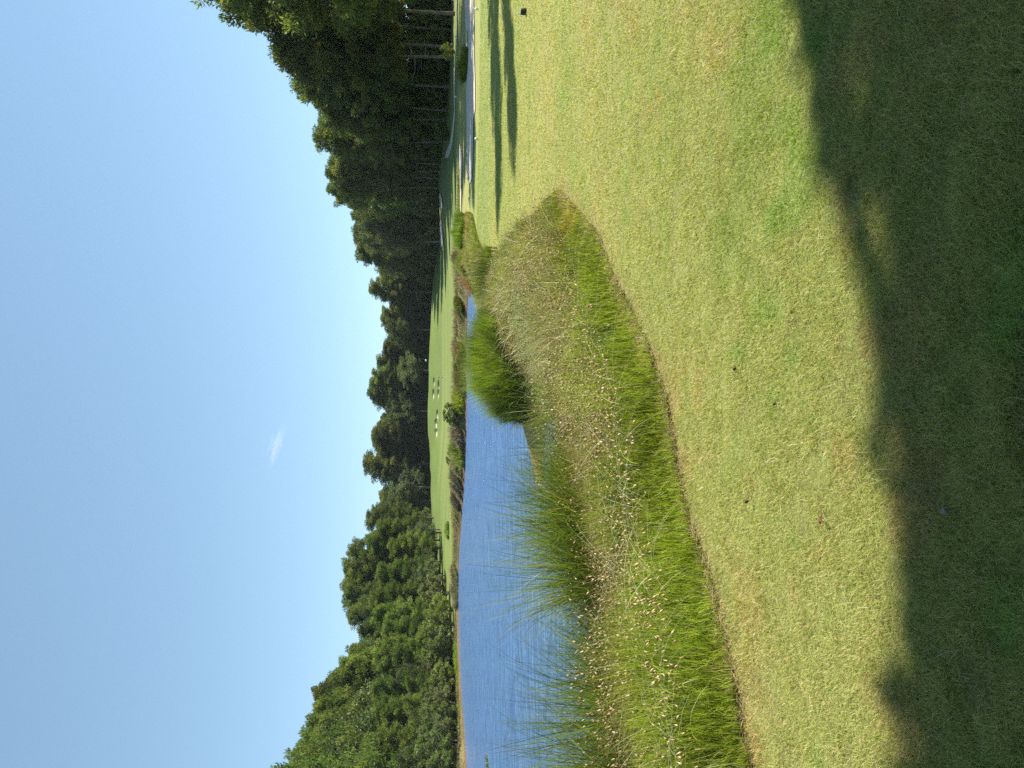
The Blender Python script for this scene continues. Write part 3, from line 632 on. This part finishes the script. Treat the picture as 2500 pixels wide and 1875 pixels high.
# (b) seeding grass: green-brown stems with tan heads
x, y, t = sample_bank(88000, 3.0, 34, tmin=.1, tmax=.95)
d = np.hypot(x, y); kk = t > .20 - .10 * sstep(6, 10, d) + .35 * (vnoise(x, y, .7, 65) - .5); x, y, t, d = x[kk], y[kk], t[kk], d[kk]; n = len(x); pat = vnoise(x, y, .8, 63)
c = mixc(rs, n, [(.40, .33, .14), (.26, .30, .06), (.55, .46, .24), (.18, .21, .04), (.17, .12, .06)], [.3, .22, .22, .12, .14])
h = (.30 + .30 * rs.rand(n)) * (.55 + .9 * vnoise(x, y, .45, 67)) * (1 - .25 * sstep(9, 13, d))
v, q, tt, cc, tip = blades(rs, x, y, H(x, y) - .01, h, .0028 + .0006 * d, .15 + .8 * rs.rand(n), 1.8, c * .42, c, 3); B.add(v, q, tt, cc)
k = (rs.rand(n) < .04 + .62 * sstep(.35, .8, vnoise(x, y, .5, 68))); k &= rs.rand(n) < sstep(0, .3, t + .1)
sc = mixc(rs, int(k.sum()), [(.42, .30, .15), (.48, .38, .21), (.28, .19, .10), (.54, .46, .3)], [.4, .3, .15, .15])
SH.add(*seedheads(rs, tip[k], (.026 + .020 * rs.rand(k.sum())) * (1 + .012 * d[k]), sc))
x, y, t = sample_bank(2200, 2.8, 9, tmin=.05, tmax=.45); n = len(x); c = mixc(rs, n, [(.3, .32, .1)], [1])
v, q, tt, cc, tip = blades(rs, x, y, H(x, y), .30 + .16 * rs.rand(n), .002 + .0003 * np.hypot(x, y), .2 + .4 * rs.rand(n), 1.8, c, c, 3); B.add(v, q, tt, cc)
SH.add(*seedheads(rs, tip, .03 + .02 * rs.rand(n), mixc(rs, n, [(.58, .46, .26), (.5, .36, .18)], [1, 1])))
# (c) long fine rushes leaning over the water
tx_, ty_, tt_ = sample_bank(270, 3.3, 14.5, tmin=.45, tmax=1.05, amax=.0)
for cx_, cy_ in zip(tx_, ty_):
    m_ = rs.randint(50, 210); a_ = rs.rand(m_) * 6.283; q_ = .16 * rs.rand(m_) ** .5; x = cx_ + np.cos(a_) * q_; y = cy_ + np.sin(a_) * q_
    c = mixc(rs, m_, [(.14, .21, .03), (.22, .29, .05), (.33, .36, .12), (.09, .13, .02), (.34, .28, .1)], [.32, .3, .1, .2, .08]); big = .7 + .5 * rs.rand()
    far_ = 1 - .5 * sstep(5.5, 9.5, math.hypot(cx_, cy_))
    if math.hypot(cx_, cy_) > 8 and rs.rand() < .45: continue
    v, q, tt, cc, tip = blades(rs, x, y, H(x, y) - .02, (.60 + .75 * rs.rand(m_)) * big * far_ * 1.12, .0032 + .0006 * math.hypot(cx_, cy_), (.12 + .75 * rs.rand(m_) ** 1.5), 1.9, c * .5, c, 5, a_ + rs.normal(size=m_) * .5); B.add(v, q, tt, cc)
# loose tall stems standing out of the mass
x, y, t = sample_bank(3200, 6, 32, amin=-.2, amax=.45, tmin=.1); n = len(x); c = mixc(rs, n, [(.14, .13, .04), (.3, .26, .12), (.12, .18, .03), (.42, .36, .2)], [1, .8, 1, .5])
v, q, tt, cc, tip = blades(rs, x, y, H(x, y), .35 + .5 * rs.rand(n) ** 1.5, .003 + .0006 * np.hypot(x, y), .1 + .7 * rs.rand(n), 1.8, c * .7, c, 4); B.add(v, q, tt, cc)
# (d) pale bleached arching straws across the mass
x, y, t = sample_bank(3600, 3.2, 20, tmin=.12, tmax=.95); n = len(x); c = mixc(rs, n, [(.55, .52, .34), (.42, .46, .27), (.5, .4, .22)], [1, 1, .5])
v, q, tt, cc, tip = blades(rs, x, y, H(x, y) + .1, .30 + .45 * rs.rand(n), .003 + .0005 * np.hypot(x, y), .8 + 1.5 * rs.rand(n), 1.5, c, c, 6); B.add(v, q, tt, cc)
# (e) mid-bank and far-bank growth, wider strokes
x, y, t = sample_bank(60000, 14, 66, amin=-.4, amax=.5)
n = len(x); d = np.hypot(x, y); pat = vnoise(x, y, 2.2, 71); p2 = vnoise(x, y, .9, 72)
c = mixc(rs, n, [(.26, .31, .03), (.2, .26, .03), (.3, .24, .1), (.12, .16, .03), (.38, .36, .12)], [.32, .25, .18, .13, .12]); c = np.where((pat > .62)[:, None], c * [1.1, .72, 1.3], c) * (.75 + .5 * p2[:, None])
h = (.14 + .28 * p2) * (.6 + .7 * rs.rand(n)) * (1 + .25 * (d < 26))
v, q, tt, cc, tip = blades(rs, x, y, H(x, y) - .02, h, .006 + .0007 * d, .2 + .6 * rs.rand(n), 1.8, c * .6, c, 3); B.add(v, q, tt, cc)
k = (rs.rand(n) < .12) & (d < 30); SH.add(*seedheads(rs, tip[k], .04 + .02 * rs.rand(k.sum()), mixc(rs, int(k.sum()), [(.42, .32, .16), (.5, .4, .22)], [1, 1])))
# far shore fringe
def shore(n, ymin, w0, w1, amin=-.6, amax=.25):
    X, Y_ = [], []; got = 0
    while got < n:
        m = n * 2; i = rs.randint(len(POND), size=m); f = rs.rand(m); Pn = np.array(POND); a = Pn[i]; b = Pn[(i + 1) % len(Pn)]; p = a * (1 - f[:, None]) + b * f[:, None]
        sg = b - a; L_ = np.linalg.norm(sg, axis=1); keep = rs.rand(m) < L_ / L_.max()
        nm = np.c_[sg[:, 1], -sg[:, 0]] / (L_[:, None] + 1e-9); off = rs.uniform(w0, w1, m)[:, None]
        q_ = p + nm * off; s = sdpoly(q_[:, 0], q_[:, 1], POND); k = keep & (s > -.1) & (s < w1 + .3) & (q_[:, 1] > ymin)
        ang_ = np.arctan2(q_[:, 0], q_[:, 1]); k &= (ang_ > amin) & (ang_ < amax)
        X.append(q_[k, 0]); Y_.append(q_[k, 1]); got += k.sum()
    return np.concatenate(X)[:n], np.concatenate(Y_)[:n]
x, y = shore(60000, 60, -.2, 7.5); n = len(x); d = np.hypot(x, y); s = sdpoly(x, y, POND); pat = vnoise(x, y, 3.5, 81); p2 = vnoise(x, y, 1.2, 82)
c = mixc(rs, n, [(.2, .23, .05), (.26, .28, .06), (.24, .19, .1), (.1, .12, .03), (.34, .3, .16)], [.3, .25, .18, .15, .12])
c = np.where((pat > .6)[:, None], c * [1.0, .75, 1.35], np.where((pat < .35)[:, None], c * [1.0, 1.2, .5], c)) * (.7 + .6 * p2[:, None])
c = np.where((s < .7)[:, None], np.array([.26, .15, .06]) * (.7 + .6 * rs.rand(n, 1)), c)
h = (.12 + .75 * p2 * sstep(.3, 1.5, s) * sstep(8, 4, s)) * (.5 + .8 * rs.rand(n)) * np.where((x > -18), 1, .55)
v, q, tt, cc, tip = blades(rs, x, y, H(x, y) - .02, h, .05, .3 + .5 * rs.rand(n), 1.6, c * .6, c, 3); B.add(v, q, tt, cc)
tag(B.build('bank_grass', M_GRASS), 'mixed tall wild grass and rushes on the rough banks round the pond', 'grass', kind='stuff')
tag(SH.build('seed_heads', M_SEED), 'tan oval seed heads nodding above the wild grass of the near bank', 'seed heads', kind='stuff')

# single clumps that can be told apart
def clump(name, cx, cy, r, n, h, cols, wts, label, wdt, lean=.5, cat='grass clump', group=None, zoff=0, vary=.35, rx=1.0):
    rr = np.random.RandomState(int(abs(cx * 97 + cy * 31)) % 9999)
    a = rr.rand(n) * 6.283; q_ = np.sqrt(rr.rand(n)) * r; lx, ly = np.cos(a) * q_ * rx, np.sin(a) * q_; o = empty(name, (cx, cy, float(H(cx, cy))))
    z = H(cx + lx, cy + ly) - float(H(cx, cy)) - .03 + zoff; c = mixc(rr, n, cols, wts)
    tuft = vnoise(cx + lx, cy + ly, .22 * (1 + .02 * abs(cy)), 91)
    hh = h * (1 - vary + vary * 1.3 * rr.rand(n)) * (1 - .45 * (q_ / r) ** 2) * (.62 + .7 * tuft)
    az = np.arctan2(ly, lx) + rr.normal(size=n) * .7 + 5 * (tuft - .5)
    c = c * (.7 + .6 * vnoise(cx + lx, cy + ly, .3, 92)[:, None])
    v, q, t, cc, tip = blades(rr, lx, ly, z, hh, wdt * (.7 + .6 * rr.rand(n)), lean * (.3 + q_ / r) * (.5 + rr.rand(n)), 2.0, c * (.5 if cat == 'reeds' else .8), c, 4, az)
    m = Mass(); m.add(v, q, t, cc); m.build('blades', M_GRASS, o)
    if name == 'seeding_grass_clump':
        k = rr.rand(n) < .3; m = Mass(); m.add(*seedheads(rr, tip[k], np.full(k.sum(), .09), mixc(rr, int(k.sum()), [(.3, .18, .1)], [1]))); m.build('seed_head', M_SEED, o)
    tag(o, label, cat, group); return o
LIME = [(.22, .33, .025), (.30, .40, .05), (.12, .19, .015), (.42, .38, .16)]
# the big lime reed bed on the point
clump('reed_bed', .42, 18.9, 1.32, 15000, 1.32, LIME, [.33, .2, .3, .17], 'big bright lime green reed clump on the point of the near bank', .010, .3, 'reeds')
clump('reed_bed', .95, 21.5, 1.9, 12000, .72, [(.2, .26, .04), (.28, .3, .08), (.34, .3, .14), (.12, .16, .03)], [1, 1, 1, .6], 'duller olive reed clump behind the bright lime one', .012, .4, 'reeds')
clump('reed_bed', 3.1, 25.5, 1.5, 7000, .6, [(.3, .36, .03), (.24, .3, .03), (.34, .26, .1)], [1, 1, .6], 'yellow green reed clump where the open water narrows', .014, .4, 'reeds')
clump('rush_clump', 3.2, 22.5, .9, 420, 1.15, [(.03, .055, .012), (.06, .1, .02)], [1, 1], 'sparse dark green upright rushes against the pale fairway', .014, .25, 'rushes')
for px, py, r, n, h, cols, lb, wd_ in [
    (9.6, 47.5, 1.05, 3500, 1.15, [(.17, .25, .03), (.22, .30, .05), (.09, .14, .02)], 'bright green upright clump alone on the rough beyond the tee', .03),
    (7.9, 51, .9, 2500, .75, [(.26, .3, .05), (.22, .22, .1)], 'olive clump left of the bright upright one', .03),
    (8.9, 57, 1.0, 2500, 1.15, [(.17, .125, .07), (.10, .085, .04), (.26, .22, .13)], 'dark brown withered clump at the head of the pond', .035),
    (7.9, 62.5, 1.2, 2400, .95, [(.24, .19, .14), (.3, .25, .18), (.16, .14, .08)], 'greyish brown withered clump beside the darker one', .035),
    (7.2, 53.5, 1.1, 2600, .85, [(.34, .17, .1), (.42, .24, .15), (.26, .12, .07)], 'rusty pink reed patch in the narrow tip of the pond', .03)]:
    clump('grass_clump', px, py, r, n, h, cols, [1] * len(cols), lb, wd_, .45, group='clumps at the head of the pond')
for Vb, Y, r, h, cols, lb in [
    (1124, 748, .8, .9, [(.1, .11, .03), (.16, .17, .04)], 'small dark spiky clump on the far bank right of the brown one'),
    (1127, 861, .9, 1.1, [(.2, .13, .06), (.12, .10, .04), (.26, .21, .1)], 'dark reddish brown clump on the far bank'),
    (1122, 880, 1.0, .9, [(.24, .2, .08), (.17, .18, .05)], 'tan clump touching the reddish brown one'),
    (1126, 935, 1.4, .85, [(.17, .15, .07), (.12, .13, .04)], 'drab clump below the flagstick'),
    (1122, 975, 1.3, .95, [(.28, .33, .03), (.2, .24, .03)], 'yellow green clump left of the flagstick'),
    (1119, 1058, 1.3, 1.25, [(.24, .19, .16), (.3, .25, .2), (.16, .13, .1)], 'mauve grey plumed clump left of the dark green shrub'),
    (1121, 1100, 1.6, 1.35, [(.25, .29, .06), (.19, .23, .05), (.11, .14, .03)], 'tall yellow green thicket in the middle of the far bank'),
    (1118, 1135, 1.2, 1.0, [(.2, .2, .09), (.28, .26, .14)], 'pale olive clump left of the tall thicket'),
    (1116, 1165, 1.2, 1.15, [(.2, .16, .14), (.12, .1, .08)], 'dark mauve clump, first of the left three'),
    (1116, 1192, 1.1, 1.05, [(.24, .2, .17), (.15, .12, .1)], 'dark mauve clump, middle of the left three'),
    (1114, 1222, 1.1, 1.1, [(.18, .15, .13), (.1, .09, .07)], 'dark mauve clump, last of the left three'),
    (1112, 1258, 1.3, .8, [(.24, .2, .14), (.2, .22, .07)], 'low greyish clump where the shore bends away'),
    (1096, 1295, 1.3, 1.0, [(.13, .2, .03), (.18, .26, .04)], 'fresh green clump higher on the slope above the shore'),
    (1111, 1400, 1.6, 1.1, [(.2, .18, .12), (.26, .24, .13)], 'brownish clump at the corner of the far shore'),
    (1113, 1450, 1.8, 1.3, [(.22, .2, .15), (.16, .16, .09)], 'grey brown brush in front of the corner trees'),
    (1115, 1605, 2.2, .8, [(.16, .27, .02), (.24, .34, .03)], 'low lime green tussock lying along the left shore')]:
    g = P(Vb, Y); clump('grass_clump', g[0], g[1], r * .78, 1500, h * .8, [tuple(q * 1.2 for q in c3) for c3 in cols], [1] * len(cols), lb, .06, .45, group='clumps along the far bank', rx=1.4)
# leafy shrubs by the water
def leafy(name, cx, cy, r, h, nleaf, leaf, colA, colB, label, flower=None, group=None):
    rr = np.random.RandomState(int(abs(cx * 57 + cy * 13)) % 9999); o = empty(name, (cx, cy, float(H(cx, cy))))
    st = []; cen = []
    for k in range(26):
        a_ = rr.rand() * 6.283; q_ = r * rr.rand() ** .5; tip = np.array([math.cos(a_) * q_, math.sin(a_) * q_, h * (.55 + .45 * rr.rand()) * (1 - .3 * (q_ / r) ** 2)])
        st.append(tube([[tip[0] * .15, tip[1] * .15, -.05], [tip[0] * .6, tip[1] * .6, tip[2] * .5], tip], [.012, .008, .004], 4))
        for f in (.5, .7, .85, 1): cen.append(tip * [f * .95, f * .95, f] + rr.normal(size=3) * .04)
    v, f = join(st); mesh('stem', v, [f], None, M_BARK, o)
    cen = np.array(cen); v, f, c = puffs(rr, cen, np.full(len(cen), .16 * r + .06), nleaf // len(cen), leaf, leaf * .4, colA, colB, .8, .5, .5)
    if flower:
        top = cen[3::4]; v2, f2, c2 = puffs(rr, top, np.full(len(top), .05 + .05 * r), 26, leaf * .5, leaf * .3, flower, flower, .8, .6, .5); f = np.vstack([f, f2 + len(v)]); v = np.vstack([v, v2]); c = np.vstack([c, c2])
    mesh('foliage', v, [f], c, M_OAK, o)
    tag(o, label, 'shrub', group)
leafy('shrub', .95, 10.9, .62, .85, 5200, .035, (.16, .22, .09), (.36, .42, .2), 'pale grey green leafy bush with whitish tips amid the near bank grass', (.55, .58, .38))
leafy('shrub', 1.1, 9.7, .4, .6, 2600, .03, (.1, .16, .05), (.26, .33, .12), 'smaller darker leafy bush in front of the pale tipped one')
leafy('shrub', -1.95, 6.6, .55, .95, 6000, .024, (.05, .09, .015), (.2, .28, .05), 'dark small leaved bush hiding the water at the lower left of the bank')
leafy('shrub', -2.9, 6.0, .35, .95, 1200, .02, (.1, .14, .03), (.25, .3, .08), 'thin bush with pinkish fluffy flower tips at the left end of the bank', (.55, .45, .4))
leafy('weed', .35, 6.75, .22, .18, 1400, .03, (.12, .2, .05), (.3, .38, .16), 'low pale leafed weed on the mown edge below the bush')
g = P(1116, 1010); place(b_[0], g[0], g[1], 1.6, 1.5, name='shrub', label='small dark green shrub on the far bank among the grass', cat='shrub')
g = P(1112, 1120); place(b_[1], g[0], g[1] + 1, 1.2, 1.4, name='shrub', label='low yellowish shrub beside the tall thicket', cat='shrub')
place(b_[1], -20.6, 38.5, 1.8, 1.7, name='shrub', label='yellow green bush cut off by the left edge over the water', cat='shrub')
g = P(1060, 655, 300); place(b_[1], at_dist(1060, 655, 196)[0], 196, 2.2, 2.4, name='shrub', label='pale low bush catching light at the notch of the wood', cat='shrub')
place(b_[1], at_dist(1055, 681, 198)[0], 196, 4.6, 2.6, name='shrub', label='bright round young tree on the right mound', cat='shrub')
# shore bushes of the left wood
sl = ['dark bush right of the corner brush', 'bush with greyish leaves by the corner of the pond', 'yellowing bush at the water edge below the thicket', 'olive bush left of the yellowing one', 'dark bush above the lime tussock', 'white leafed shining bush behind the tussock', 'brownish bush left of the tussock',
      'orange tinted bush leaning over the shore', 'broad dark bush with a hollow below', 'grey bush with twiggy face', 'olive bush third from the left edge', 'rounded bush second from the left edge', 'bush at the left edge of the far shore']
for (Y, d, hh, wr, k), lb in zip([(1405, 128, 5, 3.2, 2), (1445, 120, 5.5, 3.4, 2), (1490, 113, 4.2, 3, 1), (1520, 110, 5.2, 3, 0), (1555, 108.5, 4.4, 3, 2), (1590, 107, 5.4, 3, 0), (1625, 105.5, 4.6, 3, 2), (1660, 102, 4.2, 3, 1), (1695, 97, 5, 3.2, 0), (1730, 92, 5, 3, 2), (1765, 87, 4.6, 3, 0), (1805, 82, 5, 3.2, 2), (1850, 77, 5, 3.2, 0)], sl):
    g = at_dist(1100, Y, d); s_d = float(sdpoly(g[0], d, POND)); place(b_[k], g[0], d + max(0, 1.5 - s_d), hh, wr, name='shrub', label=lb, cat='shrub', group='bushes along the left shore')
g = at_dist(1100, 128, 84); place(b_[1], g[0], 83.5, 1.9, 1.1, name='shrub', label='small sunlit bush at the foot of the leaning pine', cat='shrub')
g = P(1098, 322); place(b_[0], g[0], g[1], 2.2, 1.9, name='shrub', label='spiky dark green palm like bush beside the cart path', cat='shrub')
g = P(1140, 158); clump('grass_clump', g[0], g[1], .9, 1400, 1.0, [(.14, .2, .03), (.2, .24, .05)], [1, 1], 'wispy green clump at the back edge of the sand path', .035, .8)

# ------------------------------------------------------------------ small made things
def box(sx, sy, sz, tx=1.0, z0=0, bev=.12):
    v = []
    for zz, f in ((0, 1), (sz * (1 - bev), tx), (sz, tx * .82)):
        for a_, b2 in ((-1, -1), (1, -1), (1, 1), (-1, 1)): v.append((a_ * sx / 2 * f, b2 * sy / 2 * f, zz + z0))
    f = [(3, 2, 1, 0), (8, 9, 10, 11)] + [(k * 4 + j, k * 4 + (j + 1) % 4, (k + 1) * 4 + (j + 1) % 4, (k + 1) * 4 + j) for k in range(2) for j in range(4)]
    return np.array(v), np.array(f)
def ball(r, z0, n=12, m=8, sq=1):
    pts, rd = [], []
    for k in range(m + 1):
        a_ = math.pi * k / m; pts.append((0, 0, z0 - r * sq * math.cos(a_))); rd.append(max(1e-3, r * math.sin(a_)))
    pts = np.array(pts, float); th = np.linspace(0, 2 * math.pi, n + 1)[:-1]; v = np.array([(rd[k] * math.cos(t_), rd[k] * math.sin(t_), pts[k, 2]) for k in range(m + 1) for t_ in th])
    ii, jj = np.meshgrid(np.arange(m), np.arange(n), indexing='ij'); jn = (jj + 1) % n
    return v, np.stack([ii * n + jj, ii * n + jn, (ii + 1) * n + jn, (ii + 1) * n + jj], -1).reshape(-1, 4)
g = P(1285.5, 29); o = empty('tee_marker', (g[0], g[1], g[2]), .35)
v, f = box(.085, .10, .115, .9); mesh('block', v, [f], None, M_DARK, o); v, f = box(.07, .085, .012, 1, .111); mesh('cap', v, [f], None, plain('grey_cap', (.3, .34, .33), .5), o)
tag(o, 'dark block shaped tee marker standing on the turf near the right edge', 'tee marker')
for V, Y, lb in [(1168, 22, 'white ball tee marker nearer the right edge of the tee'), (1168, 339, 'white ball tee marker at the left end of the tee')]:
    g = P(V, Y); o = empty('tee_marker', tuple(g)); v, f = ball(.075, .085); mesh('ball', v, [f], None, M_WHITE, o, smooth=True); v, f = tube([[0, 0, -.05], [0, 0, .03]], [.012, .012], 6); mesh('spike', v, [f], None, M_DARK, o)
    tag(o, lb, 'tee marker', 'white tee markers')
for V, Y, lb in [(1116, 90, 'small white distance marker by the path under the pines'), (1116, 236, 'small white distance marker at the edge of the cart path')]:
    g = P(V, Y); o = empty('marker_post', tuple(g)); v, f = ball(.09, .16); mesh('cap', v, [f], None, M_WHITE, o, smooth=True); v, f = tube([[0, 0, -.05], [0, 0, .1]], [.03, .03], 6); mesh('post', v, [f], None, M_WHITE, o)
    tag(o, lb, 'marker post', 'white distance markers')
g = P(1086.5, 921.5); o = empty('distance_pole', tuple(g))
for k, (z0, z1) in enumerate([(0, .4), (.4, .7), (.7, 1.0), (1.0, 1.35)]):
    v, f = tube([[0, 0, z0], [0, 0, z1]], [.06, .06], 8); mesh('band', v, [f], None, [M_WHITE, M_DARK][k % 2], o)
tag(o, 'black and white banded pole at the foot of the mound', 'pole')
g = at_dist(1046, 880, 197); o = empty('sign_board', (g[0], 197, float(H(g[0], 197.))), .2)
v, f = box(.5, .06, .42, 1, .55); mesh('board', v, [f], None, M_WHITE, o); v, f = tube([[0, .05, 0], [0, .05, .8]], [.04, .04], 6); mesh('post', v, [f], None, M_DARK, o)
tag(o, 'tiny white board in the dark under the far trees', 'sign')
# dry leaves and a pine cone on the turf
def dry_leaf(V, Y, sz, lb, m=M_RED):
    g = P(V, Y); th = np.linspace(0, 2 * math.pi, 15)[:-1]; rr_ = sz * (.62 + .38 * np.cos(th * 3 + .4)); v = np.c_[rr_ * np.cos(th), rr_ * .6 * np.sin(th), .012 * np.cos(2 * th)]
    v = np.vstack([v, v * [.96, .96, 1] - [0, 0, .0015], [[0, 0, -.006]], [[0, 0, -.0078]]]); n_ = 14
    f = [(28, i_, (i_ + 1) % n_) for i_ in range(n_)] + [(29, n_ + (i_ + 1) % n_, n_ + i_) for i_ in range(n_)]; q_ = [(i_, n_ + i_, n_ + (i_ + 1) % n_, (i_ + 1) % n_) for i_ in range(n_)]
    o = mesh('dry_leaf', v, [np.array(q_), np.array(f)], None, m); o.location = (g[0], g[1], g[2] + .035); o.rotation_euler = (.5, .3, 1.0 + V); tag(o, lb, 'leaf', 'dry leaves on the turf')
dry_leaf(2023, 1271, .022, 'curled red brown leaf just above the shade line')
dry_leaf(1839, 1223, .02, 'small brown leaf in the middle of the sunlit turf'); dry_leaf(1808, 898, .02, 'small reddish leaf right of the middle of the turf'); dry_leaf(1908, 985, .016, 'tiny dark red leaf between the other leaves')
g = P(2322, 1250); v, f = ball(.011, .011, 12, 10, 1.5); v = v + np.random.RandomState(2).normal(size=v.shape) * .0014; o = mesh('pine_cone', v, [f], None, plain('cone', (.2, .15, .1), .9, (.42, .34, .25), 200, 2, .5)); o.location = (g[0], g[1], g[2] + .025); o.rotation_euler = (1.2, .2, .4)
tag(o, 'small greyish pine cone lying in the shaded grass', 'pine cone')

# ------------------------------------------------------------------ wisp of cloud
def cloud():
    m, ns, L = mat('cloud_vapour'); tc = N(ns, 'ShaderNodeTexCoord'); mp = N(ns, 'ShaderNodeMapping'); mp.inputs['Scale'].default_value = (1.6, 1, 3.4); mp.inputs['Rotation'].default_value = (0, R(-28), 0)
    L.new(tc.outputs['Object'], mp.inputs[0]); no = N(ns, 'ShaderNodeTexNoise', i_Scale=1.1, i_Detail=5.0, i_Roughness=.6); L.new(mp.outputs[0], no.inputs[0])
    ln = N(ns, 'ShaderNodeVectorMath', operation='LENGTH'); L.new(tc.outputs['Object'], ln.inputs[0])
    a_ = N(ns, 'ShaderNodeMapRange', i_1=0.0, i_2=1.0, i_3=.30, i_4=-.25); L.new(ln.outputs['Value'], a_.inputs[0])
    s1 = N(ns, 'ShaderNodeMath', operation='ADD'); L.new(a_.outputs[0], s1.inputs[0]); L.new(no.outputs[0], s1.inputs[1])
    s2 = N(ns, 'ShaderNodeMapRange', i_1=.5, i_2=.85, i_3=0.0, i_4=.010); L.new(s1.outputs[0], s2.inputs[0])
    pv = N(ns, 'ShaderNodeVolumePrincipled'); pv.inputs['Color'].default_value = (1, 1, 1, 1); L.new(s2.outputs[0], pv.inputs['Density'])
    out = N(ns, 'ShaderNodeOutputMaterial'); L.new(pv.outputs[0], out.inputs['Volume'])
    v, f = ball(1, 0, 24, 14); o = mesh('cloud', v, [f], None, m, smooth=True)
    p = at_dist(675, 1085, 2600.); o.location = tuple(p); o.scale = (125, 50, 40); o.rotation_euler = (0, R(20), 0)
    tag(o, 'single thin white wisp of cloud in the clear sky', 'cloud')
cloud()


# ------------------------------------------------------------------ thin haze in the air
m, ns, L = mat('haze_air'); pv = N(ns, 'ShaderNodeVolumePrincipled'); pv.inputs['Color'].default_value = (.80, .88, 1, 1); pv.inputs['Density'].default_value = .00008; pv.inputs['Anisotropy'].default_value = .2
out = N(ns, 'ShaderNodeOutputMaterial'); L.new(pv.outputs[0], out.inputs['Volume'])
v = np.array([(x, y, z) for z in (-4.5, 42) for x, y in ((-1300, -1300), (1300, -1300), (1300, 1300), (-1300, 1300))], float)
o = mesh('haze', v, [np.array([(3, 2, 1, 0), (4, 5, 6, 7), (0, 1, 5, 4), (1, 2, 6, 5), (2, 3, 7, 6), (3, 0, 4, 7)])], None, m); tag(o, 'faint bluish haze in the air over the course', 'haze', kind='stuff')
